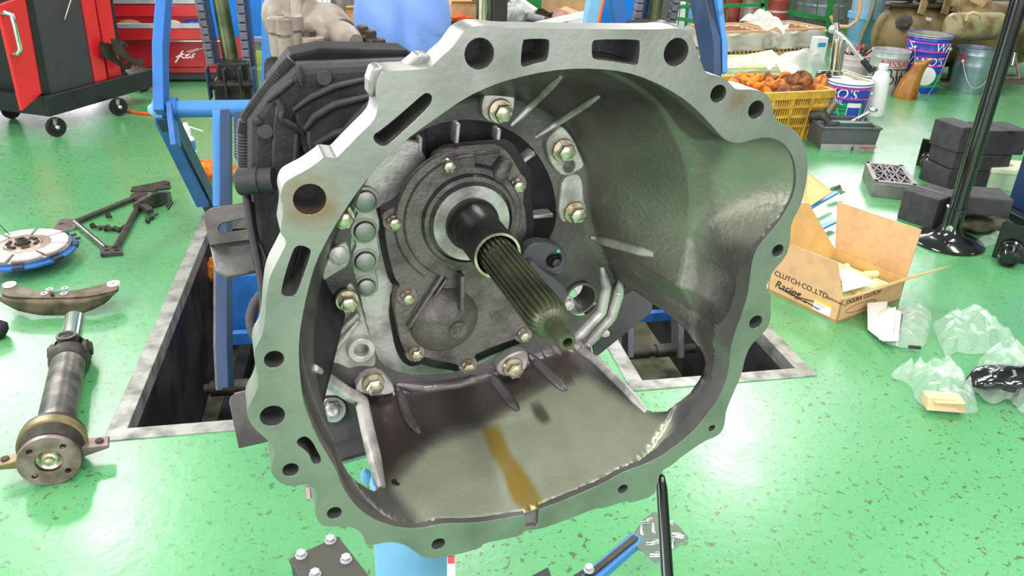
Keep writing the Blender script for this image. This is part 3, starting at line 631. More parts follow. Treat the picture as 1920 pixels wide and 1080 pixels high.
for p_, w_, r_ in (([(550,207),(583,183),(627,163),(690,148)], -.262, .0045), ([(572,243),(590,220),(627,197),(705,178)], -.250, .005), ([(520,187),(530,207),(528,224),(557,239),(572,254)], -.263, .004), ([(557,250),(555,295),(550,330)], -.262, .004), ([(560,124),(566,160)], -.27, .004), ([(475,222),(490,232)], -.27, .005), ([(590,272),(630,250),(690,236)], -.24, .005), ([(500,190),(550,150)], -.27, .004)):
    ridge(p_, w_, r_)
for pts_, w0, w1 in (([(550,207),(583,183),(627,163),(690,148),(800,140),(800,300),(580,320),(560,260)], -.275, -.262), ([(572,243),(590,220),(627,197),(705,178),(800,170),(800,320),(590,330)], -.27, -.250), ([(590,272),(630,250),(690,236),(800,230),(800,330),(600,340)], -.26, -.240), ([(520,187),(530,207),(528,224),(557,239),(572,254),(557,300),(552,380),(512,380),(510,250)], -.275, -.264), ([(545,300),(600,290),(600,500),(530,500),(528,380)], -.275, -.258)):
    put('case_step', MB().prism(chaikin(L2(pts_, w1)), [], w0, w1, TM), M['case'], cs, smooth=30, bev=0.004, seg=3)
for x, y in ((608,147),(498,247)):
    put('flat_boss', MB().cyl(Wp(x, y, -.272), Wp(x, y, -.266), 0.0085, 24), M['case'], cs, bev=0.001)
tl = MB().prism(L2([(500,158),(545,100),(600,88),(760,92),(790,112),(560,112)], -.30), [], -0.345, -0.29, TM)
put('top_cover', tl, mat('black_cover', '#1c1b1d', 0.75, 0, 0.3, 25, bump=0.4, spec=0.2), cs, bev=0.004)
# corrugated loom along the case edge
lp = [(548,112),(525,138),(500,170),(478,200),(461,226),(457,250),(457,290),(459,325)]
P = [Wp(x, y, -0.288) for x, y in lp]; Q = []
for i in range(len(P)-1):
    for k in range(14): Q.append(P[i].lerp(P[i+1], k/14))
put('cable_loom', MB().ring(Q, [0.0085 if i % 2 else 0.0067 for i in range(len(Q))], 12), M['loom'], TRANS, smooth=20)
def cable(pts, d, r, m='wire', par=None, name='cable'):
    P = [PD(x, y, d+(k[0] if k else 0)) for x, y, *k in pts]; Q = []
    n = len(P)
    for i in range(n-1):
        p0, p1, p2, p3 = P[max(i-1, 0)], P[i], P[i+1], P[min(i+2, n-1)]
        for k in range(8):
            t = k/8; Q.append(0.5*((2*p1)+(p2-p0)*t+(2*p0-5*p1+4*p2-p3)*t*t+(3*p1-p0-3*p2+p3)*t**3))
    Q.append(P[-1]); return put(name, MB().tube(Q, r, 10), M[m], par or TRANS, smooth=60)
cable([(458,320),(463,372),(472,430),(484,490),(492,540),(494,600)], 0.88, 0.0048)
cable([(470,380),(478,440),(495,480),(505,520)], 0.89, 0.004); cable([(497,545),(478,570),(470,600),(478,630),(492,640)], 0.9, 0.006, 'loom')
put('breather_cap', MB().lathe(PD(446,341,.87), PD(500,337,.87)-PD(446,341,.87), [(0.0135,0),(0.0150,0.002),(0.0150,0.024),(0.0135,0.025),(0.0135,0.040)], 32), M['loom'], TRANS, smooth=30)
put('side_boss', MB().ring([PD(480,345,1.0), PD(515,350,1.0), PD(530,420,1.0), PD(520,500,1.0)], [0.014,0.022,0.03,0.025], 16), M['case'], TRANS, smooth=60)
# slotted bracket at the left
bq = [(382,407),(387,396),(397,390),(470,378),(500,446),(394,461)]
bk = MB(); Dd = 1.02
pp = [PD(x, y, Dd) for x, y in bq]
n_ = (pp[3]-pp[5]).cross(pp[0]-pp[5]).normalized(); e1 = (pp[4]-pp[5]).normalized(); e2 = n_.cross(e1); BM = Matrix(((e1.x, e2.x, n_.x, pp[5].x), (e1.y, e2.y, n_.y, pp[5].y), (e1.z, e2.z, n_.z, pp[5].z), (0, 0, 0, 1))); BI = BM.inverted()
def onb(px, py): q = BI @ PL(px, py, pp[5], n_); return (q.x, q.y)
bk.prism([onb(*q) for q in bq], [[onb(*q) for q in [(409,430),(413,422),(420,418),(470,408),(474,428),(424,437),(414,437)]]], -0.002, 0.002, BM)
lo = [PD(394,461,Dd), PD(500,446,Dd), PD(490,505,Dd-0.075), PD(427,517,Dd-0.085), PD(405,508,Dd-0.08)]
bk.add(lo+[q+Vector((0, 0, -0.004)) for q in lo], [(0, 1, 2, 3, 4), (9, 8, 7, 6, 5), (0, 5, 6, 1), (1, 6, 7, 2), (2, 7, 8, 3), (3, 8, 9, 4), (4, 9, 5, 0)])
put('slotted_bracket', bk, M['steel_dark'], TRANS, bev=0.001)
# shift tower on the top of the gearbox
tw = thing_ = None
Z0 = 1.16
tb = MB()
tb.ring([PD(668,78,Z0-.06), PD(655,72,Z0-.04), PD(640,66,Z0-.01), PD(622,60,Z0)], [0.010, 0.018, 0.0205, 0.022], 24)
tb.ring([PD(640,68,Z0), PD(615,50,Z0+.02), PD(590,36,Z0+.04), PD(565,28,Z0+.05)], [0.026, 0.034, 0.036, 0.022], 24)
tb.ring([PD(570,45,Z0+.02), PD(600,60,Z0), PD(612,72,Z0-.02)], [0.02, 0.024, 0.012], 20)
tb.ring([PD(562,75,Z0), PD(560,40,Z0+.01), PD(558,-30,Z0+.02)], [0.013, 0.010, 0.012], 14)
tb.ring([PD(632,20,Z0+.04), PD(638,-30,Z0+.04)], [0.012, 0.014], 14)
to = put('shift_tower', tb, M['tower'], TRANS, smooth=70)
tag(to, 'dusty beige cast shift tower')
put('selector_shaft', MB().ring([PD(608,22,Z0+.02), PD(608,6,Z0+.02), PD(607,2,Z0+.02), PD(607,-30,Z0+.02)], [0.018, 0.018, 0.011, 0.011], 20), M['steel'], to)
for x, y, r_, h in ((541,92,.015,.055),(526,84,.014,.05),(590,92,.016,.03),(700,96,.02,.02),(556,80,.013,.05),(640,98,.018,.02)):
    put('mount_lug', MB().lathe(PD(x, y+18, Z0-.02), (0,0,1), [(r_,0),(r_,h*.55),(r_*.7,h*.57),(r_*.7,h*.62),(r_*1.03,h*.64),(r_*1.03,h),(r_*.8,h*1.04)], 20), M['tower'], to, smooth=30)
for x, y in ((522,58),(537,66),(582,72),(680,64),(695,72),(712,88)):
    put('bolt', MB().hexbolt(PD(x, y+6, Z0-.03), (0,0,1), 0.009, 0.016), M['iron'], to)
put('shift_base', MB().slab([PD(520,112,Z0-.08), PD(770,118,Z0-.08), PD(730,84,Z0+.06), PD(540,84,Z0+.06)], (0,0,-.03)), M['tower'], to, bev=0.004)
cable([(495,30),(520,15),(550,5),(575,-10)], 1.3, 0.004, 'wire', to)
put('side_housing', MB().ring([PD(530,18,1.3), PD(545,30,1.25), PD(535,60,1.22)], [0.03, 0.045, 0.03], 18), M['tower'], to, smooth=70)
# ================================================================== left half of the workshop
# ---- in-ground lifts
def plate_bar(name, pts, x0, thick, wide, m, par):   # scissor arm lying in a Y-Z plane
    P = [PX(px, py, x0) for px, py in pts]; k = len(P); Lf = []; Rt = []; ex1 = Vector((1, 0, 0))
    for i, p in enumerate(P):
        d0 = (P[i]-P[i-1]).normalized() if i else (P[1]-P[0]).normalized(); d1_ = (P[i+1]-P[i]).normalized() if i < k-1 else d0
        s0 = ex1.cross(d0).normalized(); s1 = ex1.cross(d1_).normalized(); mt = (s0+s1).normalized(); mt = mt*(wide/2/max(.5, mt.dot(s0)))
        Lf.append(p+mt); Rt.append(p-mt)
    pl_ = Lf+Rt[::-1]; mb = MB().prism([(q.y, q.z) for q in pl_], [], -thick/2, thick/2, XZ(x0))
    return put(name, mb, m, par, smooth=0, bev=0.003)
def rack(px0, py0, px1, py1, y, n, w, par):
    A = PY(px0, py0, y); B_ = PY(px1, py1, y); d = B_-A
    put('rack_rail', MB().bar(A+Vector((w*.75, 0.03, 0)), B_+Vector((w*.75, 0.03, 0)), w*0.5, 0.05, (0, 1, 0)), M['blue_dark'], par, smooth=0)
    for i in range(n):
        a = A+d*(i/n); b = A+d*((i+0.86)/n); put('rack_tooth', MB().bar(a, b, w, 0.05, (0, 1, 0)), M['rack'], par, smooth=0, bev=0.003)
M['rack'] = mat('grey_rack_steel', '#6f6e78', 0.5, 0.3, 0.3, 20)
M['rod'] = mat('oiled_ram_rod', '#6d7655', 0.35, 0.6, 0.3, 9, col2='#4a5634')
LL_ = thing('scissor_lift', (-0.42, 2.8, -0.55), 'blue in-ground scissor lift standing in the left pit beside the tool chest', 'lift')
plate_bar('lower_arm', [(408,408),(306,205)], -0.69, 0.05, 0.085, M['blue_dark'], LL_)
plate_bar('lower_arm_edge', [(380,383),(303,222)], -0.70, 0.05, 0.03, M['blue'], LL_)
plate_bar('upper_arm', [(303,215),(301,96),(311,-40)], -0.69, 0.035, 0.09, M['blue'], LL_)
plate_bar('arm_edge', [(298,212),(296,96),(304,-40)], -0.712, 0.012, 0.05, M['blue_light'], LL_)
piv = PX(306, 205, -0.69)
put('cross_tube', MB().cyl(piv+Vector((-.02, 0, 0)), piv+Vector((0.62, 0, 0)), 0.03, 24), M['blue_light'], LL_)
put('pivot_pin', MB().ring([piv+Vector((-.05, 0, 0)), piv+Vector((-.035, 0, 0)), piv+Vector((-.03, 0, 0)), piv+Vector((0, 0, 0))], [0.012, 0.024, 0.036, 0.036], 18), M['skyblue'], LL_)
put('pivot_collar', MB().cyl(piv+Vector((0.03, 0, 0)), piv+Vector((0.05, 0, 0)), 0.042, 18), M['blue'], LL_)
put('fork_plate', MB().bar(piv+Vector((0.03, -.01, .02)), PX(330, 275, -0.65), 0.02, 0.07, (0, 1, 0)), M['blue'], LL_, smooth=0, bev=.003)
rack(372, -8, 397, 122, 3.5, 9, 0.03, LL_); rack(449, -8, 471, 186, 3.5, 12, 0.03, LL_)
put('ram_rod', MB().cyl(PY(408, -30, 3.52), PY(437, 132, 3.52), 0.031, 24), M['rod'], LL_)
mech = MB()
for q in (((405,115),(470,165),.10), ((400,150),(475,190),.14)):
    a = PY(*q[0], 3.45); b = PY(*q[1], 3.45); mech.box((a.x, 3.42, min(a.z, b.z)), (b.x, 3.42+q[2], max(a.z, b.z)))
put('ram_clevis', mech, M['grime'], LL_, bev=0.008)
for x in (392, 424, 452, 478):
    a = PY(x-6, 122+(x % 5), 3.38); b = PY(x+7, 184, 3.38); put('clevis_plate', MB().box((a.x, 3.34, b.z), (b.x, 3.40, a.z)), M['grime'] if x in (424, 452) else M['blue_dark'], LL_, bev=0.004)
put('clevis_pin', MB().cyl(PY(395, 160, 3.37), PY(480, 158, 3.37), 0.018, 16), M['grime'], LL_)
put('back_panel', MB().slab([PY(388, -20, 3.75), PY(503, -20, 3.75), PY(500, 68, 3.75), PY(402, 70, 3.75)], (0, 0.03, 0)), M['blue_bright'], LL_, smooth=0)
put('side_post', MB().bar(PY(499, -20, 3.3), PY(500, 165, 3.3), 0.032, 0.05, (0, 1, 0)), M['blue_light'], LL_, smooth=0, bev=.003)
for (a, b, x0, m_) in (([(410,212),(411,392)], 0, -0.46, 'blue_light'), ([(424,212),(424,392)], 0, -0.43, 'blue_dark'), ([(450,216),(452,300)], 0, -0.36, 'blue_dark')):
    plate_bar('upright_plate', a, x0, 0.03, 0.05, M[m_], LL_)
put('step_plate', MB().box((-0.60, 3.2, 0.0), (-0.15, 3.35, 0.03)), M['black'], LL_, bev=.003)
plate_bar('pit_arm', [(411,400),(411,650),(415,730)], -0.45, 0.02, 0.07, M['rack'], LL_); plate_bar('pit_arm', [(421,400),(421,650),(424,728)], -0.425, 0.03, 0.10, M['blue_dark'], LL_)
put('pit_plate', MB().slab([PY(428, 520, 2.95), PY(500, 515, 2.95), PY(500, 632, 2.95), PY(425, 640, 2.95)], (0, .02, 0)), M['blue'], LL_, smooth=0)
put('pit_crossbar', MB().bar(PY(424, 634, 2.8), PY(520, 628, 2.8), 0.03, 0.05), M['blue'], LL_, smooth=0, bev=.002)
pa = PY(384, 730, 2.62); put('pit_shaft', MB().ring([pa, pa+Vector((.02, 0, 0)), pa+Vector((.021, 0, 0)), pa+Vector((.33, 0, 0))], [0.02, 0.02, 0.03, 0.03], 20), M['iron'], LL_)
put('pit_rail', MB().bar((-0.60, 2.0, -0.5), (-0.52, 3.4, -0.42), 0.05, 0.08), M['pitwall'], LL_, smooth=0)
put('pit_rail', MB().bar((-0.50, 2.0, -0.53), (-0.45, 3.4, -0.5), 0.03, 0.05), M['steel_dark'], LL_, smooth=0)
RL = thing('scissor_lift', (1.1, 2.8, -0.55), 'blue in-ground scissor lift standing in the right pit behind the bell housing', 'lift')
plate_bar('upper_arm', [(1333,160),(1331,88),(1306,-40)], 1.36, 0.03, 0.13, M['blue_dark'], RL); plate_bar('arm_edge', [(1349,140),(1349,88),(1334,-40)], 1.39, 0.02, 0.10, M['blue_light'], RL)
put('side_post', MB().slab([PY(1096, 60, 3.35), PY(1120, 60, 3.35), PY(1136, -20, 3.35), PY(1110, -20, 3.35)], (0, .06, 0)), M['skyblue'], RL, smooth=0)
put('orange_hose', MB().tube([PY(1118, 60, 3.3), PY(1136, -20, 3.3)], 0.007, 10), M['hose'], RL)
put('back_panel', MB().slab([PY(1118, 70, 3.8), PY(1195, 70, 3.8), PY(1200, -20, 3.8), PY(1128, -20, 3.8)], (0, .03, 0)), M['blue_bright'], RL, smooth=0)
put('strut', MB().slab([PY(1156, 60, 3.4), PY(1184, 60, 3.4), PY(1164, -20, 3.4), PY(1142, -20, 3.4)], (0, .05, 0)), M['blue'], RL, smooth=0, bev=.003)
rack(1200, -8, 1191, 50, 3.5, 4, 0.028, RL); rack(1268, -8, 1255, 52, 3.5, 4, 0.028, RL)
put('ram_rod', MB().cyl(PY(1234, -20, 3.52), PY(1222, 60, 3.52), 0.03, 24), M['rod'], RL)
put('inner_post', MB().bar(PY(1210, 60, 3.6), PY(1222, -20, 3.6), 0.06, 0.04, (0, 1, 0)), M['blue_dark'], RL, smooth=0)
put('ram_head', MB().sphere(PY(1215, 56, 3.4), 0.09, 20, 10, (1.7, 1, 0.5)), M['grime'], RL)
pb = PY(1172, 662, 2.62)
put('pit_shaft', MB().ring([pb, pb+Vector((.1, 0, 0)), pb+Vector((.101, 0, 0)), pb+Vector((.13, 0, 0)), pb+Vector((.131, 0, 0)), pb+Vector((.25, 0, 0)), pb+Vector((.251, 0, 0)), pb+Vector((.30, 0, 0))], [.028, .028, .022, .022, .028, .028, .02, .02], 20), M['iron'], RL)
for x0 in (1176, 1270):
    a = PY(x0, 598, 2.66); b = PY(x0+1, 668, 2.6); put('pit_arm', MB().bar(a, b, 0.022, 0.08, (0, 1, 0)), M['rack'], RL, smooth=0)
put('pit_crossbar', MB().slab([PY(1180, 590, 2.85), PY(1262, 585, 2.85), PY(1262, 600, 2.85), PY(1180, 606, 2.85)], (0, .03, 0)), M['blue'], RL, smooth=0)
put('pit_block', MB().box((0.9, 2.75, -0.55), (1.02, 3.05, -0.40)), M['concrete'], RL, bev=.01)
put('pit_plate', MB().box((0.95, 2.1, -0.55), (1.2, 2.5, -0.535)), M['concrete'], RL)
# ---- tool cabinet on castors
P0 = G(101, 247); ex = (G(222, 209)-P0); ex.z = 0; ex.normalize(); ey = Vector((-ex.y, ex.x, 0)); ez = Vector((0, 0, 1))
zb = up(108, 215, P0).z; zt = up(100, 178, P0).z
TCB = thing('tool_cabinet', tuple(P0), 'black and red tool cabinet on castors with one red door hanging open', 'cabinet')
CM = Matrix(((ex.x, ey.x, 0, P0.x), (ex.y, ey.y, 0, P0.y), (0, 0, 1, 0), (0, 0, 0, 1)))
put('base_tray', MB().box((-.03, -.03, zb), (0.92, 1.25, zt), CM), M['black'], TCB, smooth=0, bev=.004)
PR = lambda px, py, o=0.02: PL(px, py, P0+ey*o, ey)
put('cabinet_body', MB().box((0.05, 0.07, zt), (0.75, 1.2, 1.5), CM), M['black'], TCB, smooth=0)
put('side_panel', MB().slab([PR(50,-20), PR(152,-20), PR(178,155), PR(95,176)], ey*0.05), M['charcoal'], TCB, smooth=0, bev=.003)
put('corner_post', MB().slab([PR(46,-20,.015), PR(58,-20,.015), PR(95,175,.015), PR(80,176,.015)], ey*0.05), M['black'], TCB, smooth=0)
o_ = put('door', MB().slab([PR(-4,10), PR(47,-8), PR(82,172), PR(42,208)], ey*0.022), M['red'], TCB, smooth=0, bev=.003); tag(o_, 'red open door with a chrome bow handle')
hp = [PR(5,25,.02), PR(10,24,-.03), PR(22,27,-.045), PR(27,45,-.045), PR(38,92,-.045), PR(34,100,-.03), PR(24,100,.02)]
put('handle', MB().tube(hp, 0.014, 12), M['chrome'], o_, smooth=60)
for q, s in (([(150,-20),(174,-20),(202,152),(180,156)], .01), ([(176,-20),(203,-20),(229,147),(206,151)], .04)):
    put('red_upright', MB().slab([PR(*p, s) for p in q], ey*0.06), M['red'], TCB, smooth=0, bev=.003)
hooks = []
for dx, dy in ((0, 0), (22, -6)):
    H_ = [(188,78),(205,81),(220,91),(217,95),(207,88),(222,112),(240,123),(243,114),(247,116),(246,128),(240,131),(220,120),(192,106)]
    pq = [PR(x+dx, y+dy, -.03-dx*.002) for x, y in H_]; mb = MB(); k = len(pq)
    f2 = tri2d([[Vector(((p-P0).dot(ex), p.z)) for p in pq]]); vv = [P0+ex*p.x+ez*p.y-P0.z*ez+ey*(-.03-dx*.002) for p in f2[0]]
    kk = len(vv); mb.add(vv+[p+ey*0.012 for p in vv], [tuple(f) for f in f2[1]]+[tuple(i+kk for i in f[::-1]) for f in f2[1]]+[(i, (i+1) % k, (i+1) % k+kk, i+kk) for i in range(k)])
    put('perforated_hook', mb, M['iron'], TCB, smooth=0)
put('scriber', MB().ring([PR(136,-8,-.01), PR(124,30,-.01), PR(121,38,-.01)], [0.007, 0.005, 0.001], 8), M['chrome'], TCB)
def caster(px, py, zt_, par, r=0.058):
    c = G(px, py, r); w = put('caster', MB().lathe(c-ex*.0-ey*0.0, ex*0.35+ey, [(0.001,-.02),(r*.5,-.02),(r*.55,-.012),(r*.95,-.014),(r,-.008),(r,.008),(r*.95,.014),(r*.55,.012),(r*.5,.02),(0.001,.02)], 24), M['tyre'], par, smooth=40)
    put('caster_fork', MB().bar(c+Vector((0, 0, 0)), c+Vector((0.01, 0, zt_-c.z)), 0.05, 0.02).cyl(c+Vector((0, 0, r*.9)), c+Vector((0, 0, zt_-c.z)), 0.02, 12), M['steel'], w)
    put('hub_cap', MB().sphere(c-(ey+ex*.35).normalized()*0.02, 0.014, 12, 8), M['chrome'], w)
caster(105, 238, zb, TCB); caster(222, 200, zb, TCB); caster(266, 152, zt, TCB, 0.075); caster(20, 205, zb, TCB)
# ---- red tool chest
YC = 6.5
def QY(y): return lambda x0, y0, x1, y1, t=0.03: MB().slab([PY(x0, y0, y), PY(x1, y0, y), PY(x1, y1, y), PY(x0, y1, y)], (0, t, 0))
ch = thing('red_tool_chest', tuple(G(300, 150)), 'red drawer tool chest with a white brand script behind the left lift', 'tool chest')
a = PY(216, 148, YC); b = PY(406, 132, YC)
put('chest_body', MB().box((a.x, YC+.03, 0.02), (b.x+.25, YC+.5, 1.3)), M['red_deep'], ch, smooth=0)
F_ = QY(YC)
for y0, y1, nm in ((-40, 3, 'drawer'), (9, 31, 'drawer'), (54, 75, 'drawer'), (78, 126, 'drawer')):
    d_ = put(nm, QY(YC-(.12 if y1 == 75 else 0.0))(214, y0, 420, y1, .05), M['red'] if y0 != 78 else M['red_deep'], ch, smooth=0, bev=.004)
    if y1 in (3, 75): put('bright_strip', QY(YC-(.13 if y1 == 75 else .01))(212, y1-(3 if y1 == 3 else 30), 422, y1-(-4 if y1 == 3 else 22), .04), M['silver'], d_, smooth=0)
put('bright_strip', QY(YC-.01)(216, 76, 420, 78, .01), M['chrome'], ch, smooth=0)
put('plinth', QY(YC)(216, 127, 420, 136, .04), M['red_deep'], ch, smooth=0); put('skirt', QY(YC+.02)(240, 136, 420, 149, .04), M['charcoal'], ch, smooth=0)
lg = MB(); PLG = lambda x, y: PY(x, y, YC-.004)
for s_, w_ in (([(343,95),(338,103),(329,117)], .006), ([(330,107),(345,101)], .005), ([(337,104),(344,109),(348,108)], .005), ([(347,104),(356,102)], .005), ([(352,103),(349,109),(353,109),(357,106)], .005), ([(366,101),(361,102),(360,105),(364,105),(361,108),(357,108)], .005), ([(350,97),(372,91)], .0025), ([(354,99),(384,89)], .0025)):
    lg.tube([PLG(*p) for p in s_], w_, 6)
put('brand_script', lg, M['white'], ch)
for i, (x0, x1, m_) in enumerate(((235, 255, 'card'), (300, 340, 'foam'), (345, 380, 'pail_blue'))):
    put('drawer_content', MB().sphere(PY((x0+x1)/2, 44, YC+.05), 0.09, 12, 8, (1, .5, .4)), M[m_], ch)
# yellow-green post and grey crate between the lift plates
tag(put('yellow_post', MB().box((PY(450, 75, 6.9).x, 7.15, 0), (PY(462, 75, 6.9).x, 7.25, 1.2)), mat('pale_yellow_paint', '#cfd48a', 0.6), smooth=0, bev=.004), 'pale yellow upright post seen between the left lift racks', 'post')
gb = thing('parts_bin', tuple(G(488, 140)), 'grey green plastic bin on the floor behind the left lift', 'bin')
bx = PY(466, 138, 7.3); b2 = PY(505, 75, 7.3)
put('bin_body', MB().box((bx.x, 7.3, 0.02), (b2.x+.2, 7.65, b2.z)), mat('grey_green_bin', '#6d8f88', 0.5), gb, smooth=0, bev=.01); put('bin_rim', MB().box((bx.x-.01, 7.29, b2.z-.02), (b2.x+.21, 7.66, b2.z+.02)), mat('lilac_grey', '#8a94c0', 0.5), gb, smooth=0, bev=.005)
put('bin_base', MB().box((bx.x-.02, 7.28, 0.0), (b2.x+.2, 7.67, 0.1)), mat('lime_plastic', '#b4cf6a', 0.5), gb, smooth=0)
# ---- spray can
c0 = G(362, 325); zc = up(348, 252, c0).z
can = thing('spray_can', tuple(c0), 'white and blue spray can with a thin straw behind the left lift arm', 'can')
tp = Vector((c0.x, c0.y, zc)); k = 0.034
put('can_body', MB().lathe(c0, ez, [(k*.9,0),(k,.006),(k,zc*.86),(k*.95,zc*.9),(k*.55,zc*.97),(k*.5,zc)], 24), mat('can_white_blue', '#e4ecf2', 0.3, 0, 0.1, 3, col2='#6f9ccc', lo=.5, hi=.56), can)
put('can_band', MB().lathe(c0+ez*zc*.62, ez, [(k*1.01,0),(k*1.01,zc*.24)], 24, (False, False)), M['blue_light'], can)
put('nozzle', MB().lathe(tp, ez, [(k*.6,0),(k*.62,.03),(k*.4,.04),(k*.3,.06)], 16), M['white'], can)
put('straw', MB().tube([tp+Vector((0, -.01, .05)), tp+Vector((.085, -.02, .02))], 0.003, 8), M['white'], can)
def crumple(c, r, sc, seed, n=22, m=14, amp=0.35):
    mb = MB().sphere((0, 0, 0), 1, n, m); rnd = random.Random(seed); ws = [(Vector((rnd.gauss(0, 1), rnd.gauss(0, 1), rnd.gauss(0, 1)))*2.2, rnd.random()*6) for _ in range(7)]
    mb.v = [Vector(c)+Vector((p.x*sc[0], p.y*sc[1], p.z*sc[2]))*r*(1+amp*sum(math.sin(p.dot(w)*1.7+q) for w, q in ws)/4) for p in mb.v]
    lo_ = min(p.z for p in mb.v); return mb, lo_
def rag(px, py, r, sc, seed, m, label, cat='rag', group=None, z=0.0, name='cotton_rag'):
    g = G(px, py, z); mb, lo_ = crumple((g.x, g.y, 0), r, sc, seed); mb.v = [p+Vector((0, 0, z-lo_)) for p in mb.v]
    return tag(put(name, mb, m, smooth=80), label, cat, group)
rag(399, 342, .055, (1, .8, .9), 3, M['orange2'], 'crumpled orange cotton rag right of the spray can', group='rags on the floor by the left lift')
rag(437, 338, .05, (1, .8, .8), 5, M['orange2'], 'crumpled orange cotton rag half behind the gearbox cap', group='rags on the floor by the left lift')
rag(401, 527, .03, (1, 1, 1.6), 8, M['orange2'], 'small orange scrap of rag behind the slotted bracket', z=-.2)
ah = MB().tube([G(238, 208, .01), G(262, 212, .01), G(300, 214, .01), G(330, 216, .01)], 0.011, 8)
tag(put('air_hose', ah, M['hose']), 'orange air hose lying on the floor by the cabinet castor', 'hose')
# ---- clutch on the floor
cc = G(44, 462, 0.075); cl = thing('clutch_assembly', (cc.x, cc.y, 0), 'round blue clutch cover with a pale friction disc lying on top', 'clutch')
o = Vector((cc.x, cc.y, 0))
M['friction'] = mat('pale_friction_lining', '#d9d2cc', 0.5, 0.2, 0.2, 15, col2='#b4aaa2')
put('clutch_cover', MB().lathe(o, ez, [(.06,0.0),(.075,.004),(.10,.03),(.17,.045),(.185,.05),(.187,.06),(.165,.066),(.10,.066),(.001,.066)], 64), M['blue'], cl, smooth=35)
put('pressure_ring', MB().lathe(o, ez, [(.10,.066),(.168,.066),(.170,.076),(.10,.076)], 64, (False, False)), M['steel'], cl)
for i in range(8):
    t0 = 2*PI*i/8+.05; t1 = t0+2*PI/8-.1
    q = [(.10*math.cos(t0+(t1-t0)*k/6), .10*math.sin(t0+(t1-t0)*k/6)) for k in range(7)]+[(.160*math.cos(t1-(t1-t0)*k/6), .160*math.sin(t1-(t1-t0)*k/6)) for k in range(7)]
    put('friction_pad', MB().prism(q, [], .077, .086, Matrix.Translation(o)), M['friction'], cl, smooth=0, bev=.001)
put('disc_plate', MB().lathe(o, ez, [(.098,.077),(.098,.083),(.07,.084),(.065,.088),(.03,.088),(.03,.08),(.001,.08)], 48), mat('bronze_plate', '#b7a596', 0.35, .8, .3, 20), cl, smooth=30)
for i in range(6):
    t = 2*PI*i/6; c_ = o+Vector((.05*math.cos(t), .05*math.sin(t), .088)); d_ = Vector((-math.sin(t), math.cos(t), 0))*.015
    put('damper_spring', MB().cyl(c_-d_, c_+d_, .0085, 12), M['iron'], cl)
put('hub', MB().lathe(o, ez, [(.026,.088),(.026,.098),(.018,.1),(.0165,.108),(.0125,.108),(.012,.085)], 32, (False, True)), M['iron'], cl)
for i in range(8):
    t = 2*PI*i/8+.2; c_ = o+Vector((.178*math.cos(t), .178*math.sin(t), .06)); e_ = Vector((math.cos(t), math.sin(t), 0))
    put('cover_lug', MB().bar(c_-e_*.012, c_+e_*.014, .04, .016), M['blue_dark'], cl, smooth=0, bev=.002)
put('strap_wire', MB().tube([o+Vector((-.08, .1, .085)), o+Vector((-.12, .12, .13)), o+Vector((-.17, .08, .14)), o+Vector((-.2, .0, .1))], .002, 6), M['wire'], cl, smooth=60)
# ---- small bolts scattered on the floor
def floor_bolt(px, py, ang, label, group, s=1.0, name='flange_bolt'):
    c = G(px, py, .011*s); t = thing(name, (c.x, c.y, 0), label, 'bolt', group); d = Vector((math.cos(ang), math.sin(ang), 0.1)).normalized()
    put('bolt_head', MB().hexbolt(c, -d, .009*s, .014*s), M['iron'], t); put('bolt_shank', MB().cyl(c, c+d*.035*s, .0055*s, 10), M['iron'], t)
for i, (x, y, a_, l_) in enumerate(((127,443,.4,'upper of the two dark bolts beside the blue clutch'),(134,449,.2,'lower of the two dark bolts beside the blue clutch'),(203,404,-1.0,'lone small bolt inside the tube brace, nearest its upper tube'),(174,423,-.9,'small bolt inside the tube brace, leftmost of the row'),(190,426,.3,'small bolt inside the tube brace, second from the left of the row'),(200,429,-.6,'small bolt inside the tube brace, middle of the row'),(214,428,2.8,'small bolt inside the tube brace, second from the right of the row'),(224,430,1.2,'small bolt inside the tube brace, rightmost of the row'),(277,413,2.0,'brassy bolt under the curved shift fork, left one'),(285,407,1.0,'brassy bolt under the curved shift fork, right one'))):
    floor_bolt(x, y, a_, l_, 'loose bolts on the floor', 1.0)
# ---- tube brace, fork bracket and curved fork
tbx = G(190, 420); tbr = thing('tube_brace', tuple(tbx), 'triangular brace of dark steel tubes with flattened plate ends on the floor', 'brace')
def rod(p, q, r=.0125, z=.016): return MB().cyl(G(*p, z), G(*q, z), r, 14)
put('brace_tube', rod((140,417),(262,367)), M['iron'], tbr); put('brace_tube', rod((140,416),(198,465), .011), M['steel'], tbr); put('brace_tube', rod((216,466),(268,374), .0135), M['steel_dark'], tbr)
def flat(name, pts, z0, z1, m, par, holes=(), bev=.001, k=0): return put(name, MB().prism(chaikin([tuple(G(x, y, z1)[:2]) for x, y in pts], k) if k else [tuple(G(x, y, z1)[:2]) for x, y in pts], [[(G(x, y, z1).x+r*math.cos(2*PI*i/14), G(x, y, z1).y+r*math.sin(2*PI*i/14)) for i in range(14)] for x, y, r in holes], z0, z1), M[m], par, smooth=0, bev=bev)
flat('end_plate', [(99,430),(108,415),(114,411),(135,410),(148,418),(138,428),(118,433)], 0.0, .012, 'steel', tbr, [(116,419,.014)])
flat('end_plate', [(186,468),(196,460),(225,461),(229,472),(196,475),(188,475)], 0.0, .018, 'steel_dark', tbr, [(200,469,.009),(219,469,.009)])
flat('end_plate', [(244,365),(256,359),(276,361),(283,367),(275,372),(252,373)], 0.0, .018, 'iron', tbr)
fb = flat('prong_bracket', [(245,357),(247,350),(275,345),(310,338),(319,341),(317,344),(302,346),(320,347),(318,352),(295,354),(290,357)], 0.0, .010, 'iron', None); tag(fb, 'dark flat two-pronged steel bracket beyond the tube brace', 'bracket')
